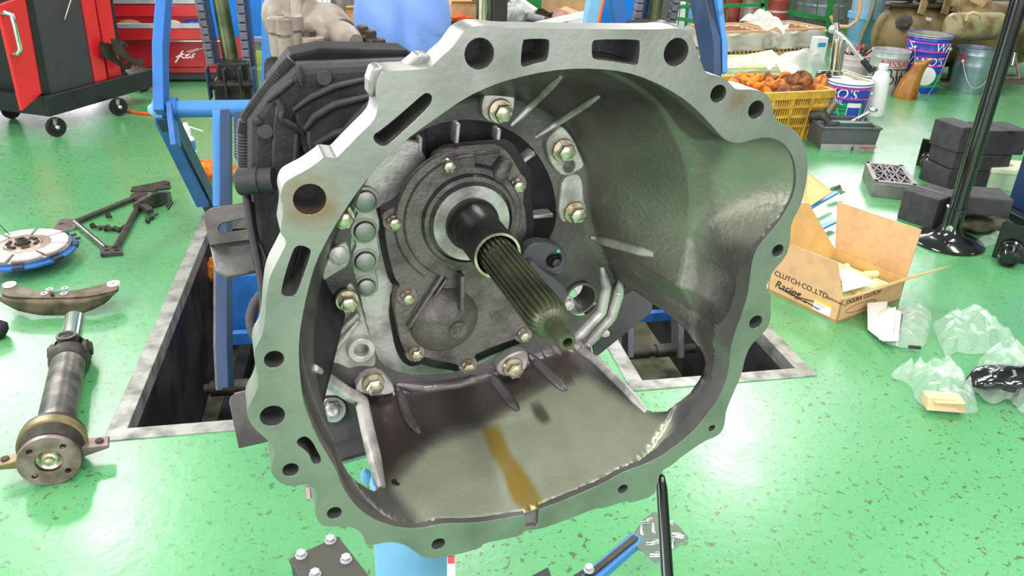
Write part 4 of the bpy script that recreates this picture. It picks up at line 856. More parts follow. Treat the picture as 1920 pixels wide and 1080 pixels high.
sf = thing('shift_fork', tuple(G(295, 400)), 'curved dark steel release fork lying against the tube brace', 'fork')
def fk(a_, b_):
    t = PI*(0.08+0.92*a_); c_ = G(290, 388, 0); e1_ = (G(318, 380)-G(262, 396)).normalized(); e2_ = Vector((e1_.y, -e1_.x, 0)); w = .075+(.02*math.sin(t))
    return c_+e1_*(-math.cos(t)*.10)+e2_*(math.sin(t)*.05-.02)+ez*(.005+b_*(.02+.055*math.sin(t)))
put('fork_body', MB().grid(fk, 18, 4), M['steel_dark'], sf, smooth=60, solid=.008); put('fork_stem', MB().bar(G(264, 382, .03), G(282, 396, .03), .03, .025), M['iron'], sf, bev=.004)
put('fork_prong', MB().bar(G(312, 388, .03), G(321, 377, .05), .006, .012), M['iron'], sf); put('fork_prong', MB().bar(G(315, 392, .03), G(323, 379, .05), .006, .012), M['iron'], sf)
# ---- cross member bracket
cm = thing('gearbox_crossmember', tuple(G(110, 565)), 'rusty bent steel crossmember with four bright holes near its middle', 'crossmember')
zz = .075
tpx = [(0,541),(12,531),(26,530),(36,536),(75,546),(118,546),(160,541),(198,530),(210,527),(222,529),(222,540),(215,545),(190,551),(150,557),(75,558),(30,557),(4,553)]
flat('top_plate', tpx, zz-.012, zz, 'xm', cm, [(93,543,.007),(122,541,.007),(83,551,.007),(120,551,.007)], k=1) if False else None
M['xm'] = mat('oily_brown_steel', '#6a5f4a', 0.5, .4, .35, 15, col2='#46402f')
flat('top_plate', tpx, zz-.012, zz, 'xm', cm, [(93,543,.008),(122,541,.008),(83,551,.008),(120,551,.008)], k=1)
fr = [(0,552),(30,557),(75,558),(150,557),(190,551),(216,543)]
def fw(a_, b_):
    x = a_*(len(fr)-1); i = min(int(x), len(fr)-2); f = x-i; px_ = fr[i][0]+(fr[i+1][0]-fr[i][0])*f; py_ = fr[i][1]+(fr[i+1][1]-fr[i][1])*f; p = G(px_, py_, zz); dep = zz-.012-max(.002, .05*abs(a_-.45)**1.5*3)
    return Vector((p.x, p.y, zz-.006-dep*b_))
put('front_web', MB().grid(fw, 30, 3), M['xm'], cm, smooth=60, solid=.008)
for x, y in ((18,535),(213,533)): put('end_boss', MB().lathe(G(x, y, zz), ez, [(.022,-.004),(.022,.006),(.009,.006),(.009,-.004)], 20, (False, False)), M['white'], cm)
for x, y in ((93,543),(122,541),(83,551),(120,551)): put('hole_rim', MB().lathe(G(x, y, zz), ez, [(.012,0),(.012,.003),(.006,.003),(.006,-.004)], 16, (False, False)), M['silver'], cm)
put('centre_pin', MB().cyl(G(97, 551, zz-.02), G(97, 551, zz+.012), .006, 10), M['iron'], cm)
# ---- propeller shaft
ds = thing('propeller_shaft', tuple(G(95, 880)), 'short greasy propeller shaft with a round four-hole end flange on the floor', 'shaft')
pf = G(92, 866, .072); pb_ = G(133, 655, .05); ax = (pb_-pf); Ls = ax.length; ax.normalize()
def DS(name, prof, m, par=None, n=40, at=0.0, sm=30): return put(name, MB().lathe(pf+ax*at, ax, prof, n), M[m], par or ds, smooth=sm)
M['dsteel'] = mat('smeared_grey_steel', '#77736a', 0.38, .6, .35, 12, col2='#4c4a44', bump=.2)
M['rust'] = mat('pinkish_flange_steel', '#a08a84', 0.4, .6, .2, 18, col2='#7a6660')
hs = [(math.cos(2*PI*i/4+.75)*.052, math.sin(2*PI*i/4+.75)*.052) for i in range(4)]
e1 = ax.cross(ez).normalized(); e2 = e1.cross(ax); FM = Matrix(((e1.x, e2.x, -ax.x, pf.x), (e1.y, e2.y, -ax.y, pf.y), (e1.z, e2.z, -ax.z, pf.z), (0, 0, 0, 1)))
cz = lambda r, n=40: [(r*math.cos(2*PI*i/n), r*math.sin(2*PI*i/n)) for i in range(n)]
ff = put('end_flange', MB().prism(cz(.072), [[(x+.0075*math.cos(2*PI*k/14), y+.0075*math.sin(2*PI*k/14)) for k in range(14)] for x, y in hs]+[cz(.031, 30)], -.014, 0, FM), M['rust'], ds, smooth=30, bev=.0015)
put('flange_cup', MB().lathe(pf, ax, [(.031,0),(.031,.014),(.02,.02),(.018,.008),(.012,.006),(.0105,-.004),(.004,-.006),(.001,-.006)], 30, (False, True)), M['zinc'], ff, smooth=30)
DS('centre_bearing', [(.05,.02),(.066,.03),(.07,.055),(.074,.06),(.078,.085),(.078,.11),(.07,.125),(.055,.135),(.05,.14)], 'iron', n=48)
DS('bearing_ring', [(.076,.062),(.0805,.064),(.0805,.088),(.076,.09)], 'yb', n=48) if 'yb' in M else None
M['yb'] = mat('dull_yellow_steel', '#8c7f58', .45, .5, .3, 16)
DS('bearing_ring', [(.0775,.066),(.081,.068),(.081,.094),(.0775,.096)], 'yb', n=48)
for s in (-1, 1):
    c_ = pf+ax*.07+e1*s*.10-ez*.02
    b_ = put('bearing_ear', MB().hexa([c_-e1*s*.035-ax*.022-ez*.018, c_+e1*s*.03-ax*.022-ez*.006, c_+e1*s*.03+ax*.022-ez*.006, c_-e1*s*.035+ax*.022-ez*.018, c_-e1*s*.035-ax*.022+ez*.012, c_+e1*s*.03-ax*.022+ez*.006, c_+e1*s*.03+ax*.022+ez*.006, c_-e1*s*.035+ax*.022+ez*.012]), M['yb' if s < 0 else 'rust'], ds, bev=.003)
    put('ear_hole', MB().cyl(c_+e1*s*.008+ez*.002, c_+e1*s*.008+ez*.012, .010, 16), M['ink'], b_)
DS('shaft_tube', [(.048,.13),(.048,Ls*.83),(.05,Ls*.84)], 'dsteel')
DS('tube_yoke', [(.05,Ls*.83),(.055,Ls*.85),(.058,Ls*.9),(.052,Ls*.93)], 'iron')
for s in (-1, 1): put('yoke_ear', MB().bar(pf+ax*Ls*.88+e1*s*.045, pf+ax*(Ls*1.0)+e1*s*.045, .022, .06), M['iron'], ds, bev=.006)
put('joint_cross', MB().cyl(pf+ax*Ls*.98-e2*.058, pf+ax*Ls*.98+e2*.058, .03, 24).cyl(pf+ax*Ls*.98-e1*.062, pf+ax*Ls*.98+e1*.062, .022, 20), M['iron'], ds, bev=.003)
put('joint_cup', MB().lathe(pf+ax*Ls*.97+e2*.056, e2, [(.03,0),(.03,.006),(.022,.006),(.02,.002),(.001,.002)], 24), M['steel_dark'], ds)
DS('slip_yoke', [(.05,Ls*1.0),(.045,Ls*1.03),(.03,Ls*1.05)], 'iron'); put('slip_tube', MB().lathe(pf+ax*Ls*1.03+ez*.01, ax+ez*.35+e1*.1, [(.034,0),(.029,.02),(.029,.12),(.025,.125)], 32), M['chrome'], ds, smooth=30)
lt = thing('hand_tool', tuple(G(2, 632)), 'dark rounded tool end cut off by the left edge of the photo', 'tool'); put('tool_body', MB().ring([G(-40, 618, .03), G(-5, 618, .03), G(8, 620, .025), G(14, 622, .02)], [.035, .035, .03, .012], 16), M['tyre'], lt, smooth=60); put('tool_collar', MB().cyl(G(-22, 618, .03), G(-14, 618, .03), .038, 16), M['iron'], lt)
# ================================================================== the jack and the things on the right floor
jk = thing('transmission_jack', (PD(770, 960, 1.06).x, PD(770, 960, 1.06).y, 0), 'blue floor jack with steel saddle arms carrying the gearbox', 'jack')
jc = PD(768, 960, 1.06); jx = Vector((jc.x, jc.y, 0))
ztop = PD(768, 860, 1.06).z
put('lift_column', MB().lathe(jx, ez, [(.075,.10),(.075,.2),(.05,.21),(.05,ztop-.01),(.047,ztop)], 40), M['skyblue'], jk, smooth=30)
put('column_foot', MB().lathe(jx, ez, [(.11,.03),(.11,.08),(.08,.11)], 32), M['blue_dark'], jk, smooth=30)
st_ = put('warning_sticker', MB().bar(PD(846,1043,1.0), PD(846,1130,1.0), .010, .003), M['white'], jk, smooth=0); put('red_mark', MB().bar(PD(846,1043,.998), PD(846,1056,.998), .0085, .004), M['red'], st_, smooth=0)
put('saddle_knob', MB().sphere(PD(686,893,1.10), .008, 14, 10, (1,1,1.6)), M['skyblue'], jk)
# saddle: plates either side and a cross plate behind the bell
sd = MB()
def pplate(name, pts, d, th, m, par, dd=None, bev=.001, holes=()):   # plate through pixels at given camera depths
    P = [PD(x, y, d if dd is None else dd[i]) for i, (x, y) in enumerate(pts)]
    nn = Vector((0, 0, 0)); k = len(P)
    for i in range(k): nn += (P[i]).cross(P[(i+1) % k])
    nn.normalize()
    if nn.dot(P[0]-CAMP) < 0: nn = -nn
    e1 = (P[1]-P[0]).normalized(); e2 = nn.cross(e1); O = P[0]; Mx = Matrix(((e1.x, e2.x, nn.x, O.x), (e1.y, e2.y, nn.y, O.y), (e1.z, e2.z, nn.z, O.z), (0, 0, 0, 1))); I = Mx.inverted()
    on = lambda p: ((I @ p).x, (I @ p).y)
    pl = lambda px, py: on(PL(px, py, O, nn))
    return put(name, MB().prism([on(p) for p in P], [[pl(*q) for q in h] for h in holes], 0, th, Mx), m, par, smooth=0, bev=bev)
pplate('saddle_plate', [(429,754),(432,744),(440,737),(451,734),(530,716),(530,822),(447,841)], 1.0, .006, M['steel_dark'], jk)
pplate('saddle_plate', [(560,742),(700,742),(705,812),(560,846)], 1.02, .006, M['rubber'], jk); pplate('saddle_beam', [(560,800),(715,792),(725,842),(560,890)], 1.04, .01, M['black'], jk)
put('saddle_edge', MB().bar(PD(560,890,1.035), PD(725,843,1.035), .004, .004), M['steel'], jk)
sb_ = put('bolt', MB().hexbolt(PD(625,768,1.015), (PD(625,768,.9)-PD(625,768,1.0)), .0105, .014, 1.6), M['steel'], jk)
hole = lambda cx, cy, rx, ry: [(cx+rx*math.cos(2*PI*i/14), cy+ry*math.sin(2*PI*i/14)) for i in range(14)]
M['beam'] = mat('grey_green_beam', '#4a4f4c', 0.5, .3, .35, 10)
pplate('saddle_arm', [(1115,672),(1100,600),(1165,555),(1190,543),(1228,540),(1222,585)], 1.12, .008, M['beam'], jk, holes=[hole(1136,626,9,7)])
pplate('saddle_arm_top', [(1100,600),(1165,555),(1190,543),(1180,536),(1150,548),(1095,585)], 1.12, .006, M['black'], jk)
pinp = PD(578, 912, 1.05); put('hanging_pin', MB().cyl(pinp, PD(580, 934, 1.05), .0045, 10), M['rust'], jk)
# jack legs
def topbox(name, pts, z, h, m, par, bev=.003):
    t = [G(x, y, z) for x, y in pts]; k = len(t)
    mb = MB(); mb.add([p-ez*h for p in t]+t, [tuple(range(k))[::-1], tuple(range(k, 2*k))]+[(i, (i+1) % k, (i+1) % k+k, i+k) for i in range(k)]); return put(name, mb, m, par, smooth=0, bev=bev)
M['legp'] = mat('oily_leg_plate', '#4c4a40', 0.45, .4, .3, 14, col2='#3a5a60', lo=.6, hi=.7)
lg_ = topbox('leg_plate', [(541,1047),(634,1004),(705,1095),(600,1150)], .16, .012, M['legp'], jk)
topbox('leg_beam', [(545,1055),(634,1012),(760,1180),(640,1240)], .148, .06, M['blue_dark'], jk)
for x, y in ((620,1014),(565,1042),(649,1050),(591,1078)): put('bolt', MB().hexbolt(G(x, y, .16), ez, .009, .012), M['silver'], lg_)
topbox('leg_plate', [(975,1090),(1028,1062),(1040,1095),(1000,1120)], .16, .02, M['black'], jk); l2 = topbox('leg_plate', [(1055,1090),(1102,1061),(1116,1085),(1080,1130)], .16, .02, M['black'], jk)
put('bolt', MB().hexbolt(G(1104,1069,.17), ez, .008, .012), M['silver'], l2)
put('pedal_lever', MB().bar(G(1075,1115,.15), G(1196,1010,.15), .03, .022), M['blue_light'], jk, smooth=0, bev=.003)
put('lever_top', MB().bar(G(1070,1108,.163), G(1192,1008,.163), .012, .01), M['iron'], jk, smooth=0)
pc = [(1186,1003),(1205,975),(1225,959),(1238,962),(1272,985),(1291,1007),(1288,1013),(1262,1030),(1240,1055),(1228,1056),(1206,1036),(1190,1020)]
ped = topbox('tread_pedal', pc, .16, .005, M['chrome'], jk, bev=.001)
for x, y, a_ in ((1204,994,1.4),(1226,990,1.4),(1212,975,.2),(1250,975,-.5),(1270,1002,-.4),(1225,1015,.1),(1232,1038,0),(1262,1018,1.2)):
    d_ = Vector((math.cos(a_), math.sin(a_), 0))*.016; c_ = G(x, y, .163); put('tread_lozenge', MB().ring([c_-d_, c_, c_+d_], [.001, .004, .001], 10), M['chrome'], ped, smooth=60)
put('pump_handle', MB().ring([PD(1238,886,1.0), PD(1239,893,1.0), PD(1241,915,1.0), PD(1258,1180,.94)], [.0015, .005, .0072, .0078], 16), M['black_gloss'], jk, smooth=60)
# ---- cardboard box
b0 = G(1568, 606); b1 = G(1438, 544); b2 = G(1687, 563); hb = up(1580, 563, b0).z
dl = (b1-b0); dr = (b2-b0); b3 = b1+dr
bx_ = thing('cardboard_box', tuple(b0), 'open brown cardboard box with flaps up and printed sides on the green floor', 'box')
Z = Vector((0, 0, hb))
n1 = dl.cross(ez).normalized(); n2 = dr.cross(ez).normalized()
th = .006
put('box_wall', MB().slab([b0, b1, b1+Z, b0+Z], dr.normalized()*th), M['card'], bx_, smooth=0); put('box_wall', MB().slab([b0, b2, b2+Z, b0+Z], dl.normalized()*th), M['card'], bx_, smooth=0)
put('box_wall', MB().slab([b1, b3, b3+Z, b1+Z], -dl.normalized()*th), M['card_in'], bx_, smooth=0); put('box_wall', MB().slab([b2, b3, b3+Z, b2+Z], -dr.normalized()*th), M['card_in'], bx_, smooth=0)
put('box_floor', MB().slab([b0, b2, b3, b1], Vector((0, 0, .01))), M['card_in'], bx_, smooth=0)
FL = lambda px, py, p, n, lean=0: PL(px, py, p, n)
put('flap', MB().slab([b0+Z, b1+Z, FL(1484,459,b0,n1), FL(1570,492,b0,n1)], dr.normalized()*.005), M['card'], bx_, smooth=0)
put('flap', MB().slab([b2+Z, b3+Z, FL(1570,378,b2,n1), FL(1727,431,b2,n1)], dr.normalized()*.005), M['card'], bx_, smooth=0)
put('flap', MB().slab([b1+Z, b3+Z, FL(1514,380,b1,n2), FL(1470,380,b1,n2)], dl.normalized()*-.005), M['card_in'], bx_, smooth=0)
of = G(1783, 499, hb+.10)-(b2+Z); put('flap', MB().slab([b0+Z, b2+Z, b2+Z+of, b0+Z+of*.55], Vector((0, 0, .005))), M['card'], bx_, smooth=0)
def wall_text(s, O, ux, uz, sx, sz, size, m, par, name='printed_text', shear=0.0):
    nn = ux.cross(uz).normalized(); Mx = Matrix(((ux.x, uz.x, nn.x, 0), (ux.y, uz.y, nn.y, 0), (ux.z, uz.z, nn.z, 0), (0, 0, 0, 1))); p = O+ux*sx+uz*sz+nn*.0012
    return text(s, name, Matrix.Translation(p) @ Mx, size, m, par, .0004, shear, 'LEFT')
ul = (b0-b1).normalized(); ur = (b2-b0).normalized(); Ll = dl.length; Lr = dr.length
wall_text('CLUTCH·CO.,LTD.', b1, ul, ez, .02, hb*.88, .03, M['ink'], bx_); wall_text('Racing', b1, ul, ez, .03, hb*.45, .045, M['ink'], bx_, shear=.3); wall_text('OGURA CLUTCH', b0, ur, ez, .03, hb*.8, .026, M['ink'], bx_); wall_text('MADE IN JAPAN', b1, ul, ez, Ll*.8, hb*.85, .012, M['ink'], bx_)
def patch(O, ux, x0, x1, z0, z1, m, par, name, off=.0012):
    nn = ux.cross(ez).normalized(); q = [O+ux*x0+ez*z0, O+ux*x1+ez*z0, O+ux*x1+ez*z1, O+ux*x0+ez*z1]; return put(name, MB().slab(q, nn*off), M[m], par, smooth=0)
pt_ = patch(b1, ul, Ll*.67, Ll*.9, hb*.12, hb*.58, 'paper', bx_, 'address_label'); M['ylabel'] = mat('yellow_print', '#f0c040', .5); patch(b1, ul, Ll*.67, Ll*.9, hb*.5, hb*.6, 'ylabel', pt_, 'yellow_strip', .0016)
for k in range(3): patch(b1, ul, Ll*.69, Ll*(.76+.03*k), hb*(.2+.1*k), hb*(.215+.1*k), 'ink', pt_, 'label_line', .0016)
for k in range(9):
    q0 = b1+ul*(.05+.03*k)+ez*hb*(.36-.015*k); put('printed_mark', MB().bar(q0+ul.cross(ez)*.0006, q0+ul*(.07)+ez*(.012 if k % 2 else -.008)+ul.cross(ez)*.0006, .0012, .004), M['ink'], bx_, smooth=0) if k < 5 else None
put('printed_oval', MB().tube([b0+ur*(.04+.09+.09*math.cos(2*PI*k/20))+ez*hb*(.4+.17*math.sin(2*PI*k/20))+ur.cross(ez)*.0006 for k in range(21)], .001, 4), M['ink'], bx_)
mid = (b0+b3)/2
for i in range(26):
    rnd = random.Random(i+40); c_ = b0+dl*rnd.uniform(.15, .85)+dr*rnd.uniform(.15, .85)+Vector((0, 0, hb*(.62+.35*rnd.random()))); d_ = Vector((rnd.gauss(0, 1), rnd.gauss(0, 1), rnd.gauss(0, .35))).normalized()*.03
    o_ = put('packing_peanut', MB().ring([c_-d_*1.15, c_-d_, c_+d_, c_+d_*1.15], [.006, .013, .013, .006], 12), M['foam'], smooth=50); tag(o_, 'pale yellow foam packing piece in the open cardboard box', 'packing', 'foam packing pieces in the box')
hb2 = hb*1.02; tag(put('packing_filling', MB().prism([tuple(q[:2]) for q in (b0+dl*.05+dr*.05, b0+dl*.05+dr*.95, b0+dl*.95+dr*.95, b0+dl*.95+dr*.05)], [], .012, hb*.62), M['foam'], smooth=0), 'pale foam packing bed filling the cardboard box', 'packing', kind='stuff')
ps = [G(1575, 505, hb+.01), G(1580, 548, hb+.01), G(1646, 531, hb+.01), G(1600, 508, hb+.012)]
tag(put('paper_sheet', MB().slab(ps, Vector((0, 0, .002))), M['paper'], smooth=0), 'white paper sheet lying on the packing inside the cardboard box', 'paper')
# ---- plastic bags
def film(name, pts, h, seed, m, label=None, cat=None, base=0.006, par=None, k=1, rid=1.0, group=None):
    P = [G(x, y, base) for x, y in chaikin(pts, k)]; loop = [Vector((p.x, p.y)) for p in P]
    xs = [p.x for p in loop]; ys = [p.y for p in loop]; st = max(max(xs)-min(xs), max(ys)-min(ys))/15; poly = [tuple(p) for p in loop]; ins = []; rnd = random.Random(seed)
    x = min(xs)
    while x < max(xs):
        y = min(ys)
        while y < max(ys):
            q = (x+rnd.uniform(-.3, .3)*st, y+rnd.uniform(-.3, .3)*st)
            if inside(q, poly): ins.append(Vector(q))
            y += st
        x += st
    v2, f2 = tri2d([loop], ins); dirs = [(rnd.uniform(0, PI), rnd.uniform(25, 70), rnd.uniform(0, 6)) for _ in range(5)]
    out = []
    for p in v2:
        d = 1e9; j = len(loop)-1
        for i in range(len(loop)):
            a, b = loop[j], loop[i]; t = max(0, min(1, (p-a).dot(b-a)/max(1e-12, (b-a).length_squared))); d = min(d, (a+(b-a)*t-p).length); j = i
        e = 1-math.exp(-d/(st*1.1)); w = sum(abs(math.sin((p.x*math.cos(a)+p.y*math.sin(a))*fq+ph)) for a, fq, ph in dirs)/5
        out.append(Vector((p.x, p.y, base+h*e*(.15+rid*.35*w+.65*rnd.random())+.004*rnd.random())))
    mb = MB(); mb.add(out, [tuple(f) for f in f2]); o = put(name, mb, m, par, smooth=12)
    return tag(o, label, cat, group) if label else o
bgA = thing('document_bag', tuple(G(1690, 650)), 'clear bag of white instruction sheets and small dark parts next to the cardboard box', 'bag')
def sheet(name, pts, zs, m, par): return put(name, MB().slab([G(x, y, z) for (x, y), z in zip(pts, zs)], Vector((0, 0, .002))), m, par, smooth=0)
sheet('instruction_sheet', [(1626,569),(1664,566),(1655,640),(1627,618)], (.05,.06,.02,.012), M['paper'], bgA); sheet('instruction_sheet', [(1640,585),(1680,576),(1672,640),(1648,637)], (.04,.07,.05,.012), M['paper'], bgA)
sheet('instruction_sheet', [(1664,575),(1690,585),(1684,640),(1655,640)], (.06,.06,.03,.02), mat('grey_page', '#d8d6d4', .7), bgA)
film('bag_film', [(1652,640),(1668,590),(1690,580),(1735,577),(1749,588),(1740,630),(1730,655),(1700,654),(1660,645)], .06, 3, M['clear'], par=bgA)
for q in ((1668,612,1664,632),(1690,590,1684,625),(1704,650,1726,652)): put('small_part', MB().cyl(G(q[0], q[1], .02), G(q[2], q[3], .02), .006, 10), M['iron'], bgA)
film('plastic_bag', [(1748,605),(1775,597),(1830,585),(1842,584),(1841,592),(1860,605),(1862,615),(1905,640),(1911,660),(1902,671),(1880,655),(1850,664),(1810,664),(1790,660),(1776,676),(1765,655),(1755,630)], .09, 11, M['clear'], 'empty crumpled clear plastic bag with nothing in it right of the document bag', 'bag')
bgB = thing('parts_bag', tuple(G(1770, 770)), 'crumpled clear bag with a tan card box inside, nearest the camera', 'bag')
film('bag_film', [(1660,705),(1700,696),(1712,696),(1730,702),(1745,698),(1760,700),(1771,692),(1800,718),(1818,740),(1836,768),(1826,777),(1775,774),(1740,768),(1715,750),(1708,722)], .10, 21, M['clear'], par=bgB)
put('tan_card', MB().slab([G(1738,769,.015), G(1811,774,.015), G(1808,752,.06), G(1740,746,.05)], Vector((.01,.04,0))), mat('tan_card', '#d9bd90', .7), bgB, smooth=0); put('tan_card', MB().slab([G(1745,745,.03), G(1790,740,.03), G(1810,758,.06), G(1755,756,.05)], Vector((0,0,.004))), mat('cream_card', '#e2cc9c', .7), bgB, smooth=0)
bgC = thing('parts_bag', tuple(G(1880, 740)), 'clear bag holding shiny black rubber parts at the right edge of the photo', 'bag')
film('bag_film', [(1836,666),(1870,668),(1905,672),(1935,690),(1950,720),(1940,750),(1920,780),(1905,765),(1890,745),(1870,758),(1850,755),(1835,740),(1822,733),(1832,700)], .10, 31, M['clear'], par=bgC)
mb, _l = crumple((0, 0, 0), .085, (1.5, .7, .5), 4, amp=.3); g_ = G(1895, 712, .05); mb.v = [p+g_ for p in mb.v]; put('black_part', mb, M['black_gloss'], bgC, smooth=70)
# ---- black stand
sc_ = G(1775, 455); sdn = thing('pole_stand', tuple(sc_), 'tall black steel pole on a round domed base', 'stand')
put('round_base', MB().lathe(sc_, ez, [(.155,0),(.158,.006),(.15,.016),(.09,.034),(.06,.05),(.046,.075),(.043,.08)], 48), M['black_gloss'], sdn, smooth=40)
zj = up(1783, 386, sc_).z
put('lower_tube', MB().lathe(sc_, ez, [(.041,.07),(.041,zj-.01),(.044,zj-.008),(.044,zj),(.036,zj+.001)], 28), M['black_gloss'], sdn, smooth=30); put('upper_pole', MB().cyl(sc_+ez*(zj-.02), sc_+ez*1.9, .034, 28), M['black_gloss'], sdn)
sv = (CAMP-sc_); sv.z = 0; sv.normalize(); zs = up(1763, 418, sc_).z; put('set_screw', MB().lathe(sc_+sv*.040+ez*zs+Vector((-.008, 0, 0)), sv, [(.014,0),(.014,.004),(.008,.005),(.008,.01),(.001,.01)], 18), M['chrome'], sdn)
# ---- rubber blocks
def block(px, py, z0, w, d, h, yaw, label, groove=False):
    c = G(px, py, z0); t = thing('rubber_block', (c.x, c.y, z0), label, 'block', 'black rubber lift blocks', 0); Mx = Matrix.Translation((c.x, c.y, z0)) @ Matrix.Rotation(yaw, 4, 'Z')
    put('block_body', MB().box((-w/2, 0, 0), (w/2, d, h), Mx), M['rubber'], t, smooth=0, bev=.006)
    if groove: put('block_groove', MB().box((-.012, -.002, h-.012), (.012, d+.002, h+.001), Mx), M['black'], t, smooth=0)
block(1768, 423, 0, .21, .18, .15, .42, 'big black rubber block in front at the foot of the black pole', True)
block(1846, 406, 0, .25, .2, .062, .05, 'flat black rubber block lying at the bottom right of the pile'); block(1846, 406, .064, .24, .2, .062, .0, 'black rubber block stacked second on the flat bottom right block'); block(1848, 405, .128, .20, .17, .085, -.35, 'black rubber block turned askew on the right front stack')
_pl = G(1790, 354); _pr = G(1846, 354)
def blk(b, dx, z0, w, d, h, yaw, label, g=False):
    p = pix(Vector((b.x+dx, b.y+.0, z0))); block(p[0], p[1], z0, w, d, h, yaw, label, g)
blk(_pl, 0, 0, .14, .2, .11, .1, 'lowest black rubber block of the left rear pile'); blk(_pl, .01, .112, .14, .2, .09, .0, 'middle black rubber block of the left rear pile'); blk(_pl, .0, .204, .125, .2, .14, .12, 'topmost black rubber block of the left rear pile')
blk(_pr, .02, 0, .19, .2, .10, .0, 'lowest black rubber block of the right rear pile'); blk(_pr, .02, .102, .19, .2, .085, .03, 'middle black rubber block of the right rear pile'); blk(_pr, .05, .189, .23, .2, .135, -.08, 'notched topmost black rubber block of the right rear pile', True)
# ---- grate block
gz = up(1640, 339, G(1636, 369)).z; gr = thing('grate_block', tuple(G(1675, 372)), 'grey metal block with a lattice grating on top', 'block')
gt = [G(*q, gz) for q in ((1640,339),(1721,348),(1692,309),(1623,303))]
put('block_side', MB().hexa([Vector((p.x, p.y, 0)) for p in gt]+[p-ez*.012 for p in gt]), M['silver'] if False else mat('worn_zinc_box', '#8d8a88', .4, .6, .3, 10), gr, smooth=0, bev=.003)
M['gratem'] = mat('dull_grating', '#8a8684', .5, .5, .2, 15)
def gp(a, b): return gt[0].lerp(gt[1], a).lerp(gt[3].lerp(gt[2], a), b)
put('grate_recess', MB().slab([gp(.08,.08)-ez*.011, gp(.92,.08)-ez*.011, gp(.92,.92)-ez*.011, gp(.08,.92)-ez*.011], -ez*.002), M['ink'], gr, smooth=0)
for a, b in (((0,.04),(1,.04)), ((0,.96),(1,.96)), ((.04,0),(.04,1)), ((.96,0),(.96,1)), ((.08,.5),(.92,.5)), ((.36,.08),(.36,.92)), ((.64,.08),(.64,.92)), ((.5,.08),(.5,.92))):
    put('grate_bar', MB().bar(gp(*a)-ez*.006, gp(*b)-ez*.006, .024 if a[0] in (0, .04, .96) else .009, .012), M['steel_dark'] if a[0] not in (0, .04, .96) else M['gratem'], gr, smooth=0)
for i in range(3):
    for j in range(2):
        x0, x1 = (.08, .36, .64)[i], (.36, .64, .92)[i]; y0, y1 = (.08, .5)[j], (.5, .92)[j]
        for a, b in (((x0, y0), (x1, y1)), ((x0, y1), (x1, y0))): put('grate_bar', MB().bar(gp(*a)-ez*.006, gp(*b)-ez*.006, .007, .01), M['gratem'], gr, smooth=0)
# ---- lift pads with a shiny roller
def rollpad(px, py, s, label):
    c = G(px, py); t = thing('roller_pad', tuple(c), label, 'lift pad', 'black lift pads'); v = Vector((c.x, c.y, 0)).normalized(); sx = v.cross(ez)
    put('pad_plate', MB().slab([c-sx*.06*s+v*.06, c+sx*.07*s+v*.06, c+sx*.07*s+v*.07+ez*.15*s, c-sx*.06*s+v*.07+ez*.16*s], v*.02), M['black_gloss'], t, smooth=0, bev=.004)
    q = c+sx*.0+ez*.05*s; put('roller', MB().lathe(q+v*.06, -v-ez*.15, [(.045*s,0),(.045*s,.04),(.04*s,.045),(.04*s,.09),(.03*s,.1),(.028*s,.085),(.001,.085)], 28), M['black_gloss'], t, smooth=35); put('roller_shine', MB().lathe(q+v*.06, -v-ez*.15, [(.046*s,.012),(.046*s,.028)], 28, (False, False)), M['chrome'], t)
rollpad(1736, 318, 1.0, 'black pad with a glossy roller left of the rubber blocks'); rollpad(1886, 497, 1.05, 'black pad with a glossy roller at the right edge near the pole base')
# ---- pale green box, blue post, rag heap at the right edge
pg = G(1850, 356); pgb = thing('pale_green_box', tuple(pg), 'pale green carton behind the rubber blocks at the right edge', 'box'); Mx = Matrix.Translation(pg) @ Matrix.Rotation(-.35, 4, 'Z'); hz = up(1846, 322, pg).z
put('carton_body', MB().box((0, 0, 0), (.24, .2, hz), Mx), mat('pale_green_card', '#b9d6b0', .6), pgb, smooth=0, bev=.003); put('carton_lid', MB().box((-.004, -.004, hz), (.244, .204, hz+.025), Mx), mat('pale_lid', '#e0ecc8', .6), pgb, smooth=0, bev=.003)
bp_ = G(1936, 412); bpt = thing('blue_post', tuple(bp_), 'blue steel post on a black foot plate at the right edge', 'post')
put('post_column', MB().box((bp_.x-.06, bp_.y, .04), (bp_.x+.2, bp_.y+.12, 1.2)), M['blue_dark'], bpt, smooth=0, bev=.006); put('post_flange', MB().box((bp_.x+.0, bp_.y-.05, .04), (bp_.x+.04, bp_.y, 1.2)), M['blue_light'], bpt, smooth=0, bev=.004); put('post_flange', MB().box((bp_.x+.1, bp_.y-.05, .04), (bp_.x+.14, bp_.y, 1.2)), M['blue'], bpt, smooth=0, bev=.004)
put('foot_plate', MB().box((bp_.x-.13, bp_.y-.18, 0), (bp_.x+.4, bp_.y+.2, .04)), M['black'], bpt, smooth=0, bev=.005)
rag(1838, 436, .085, (1.4, .7, .45), 13, mat('brown_leather', '#5c5340', .7, 0, .5, 18), 'crumpled dark brown glove beside the black pole base', 'glove', name='work_glove')
film('plastic_scrap', [(1826,452),(1850,440),(1880,430),(1893,432),(1884,448),(1860,462),(1840,462)], .04, 6, M['clear'], 'scrap of clear plastic under the brown glove', 'plastic', base=.004)
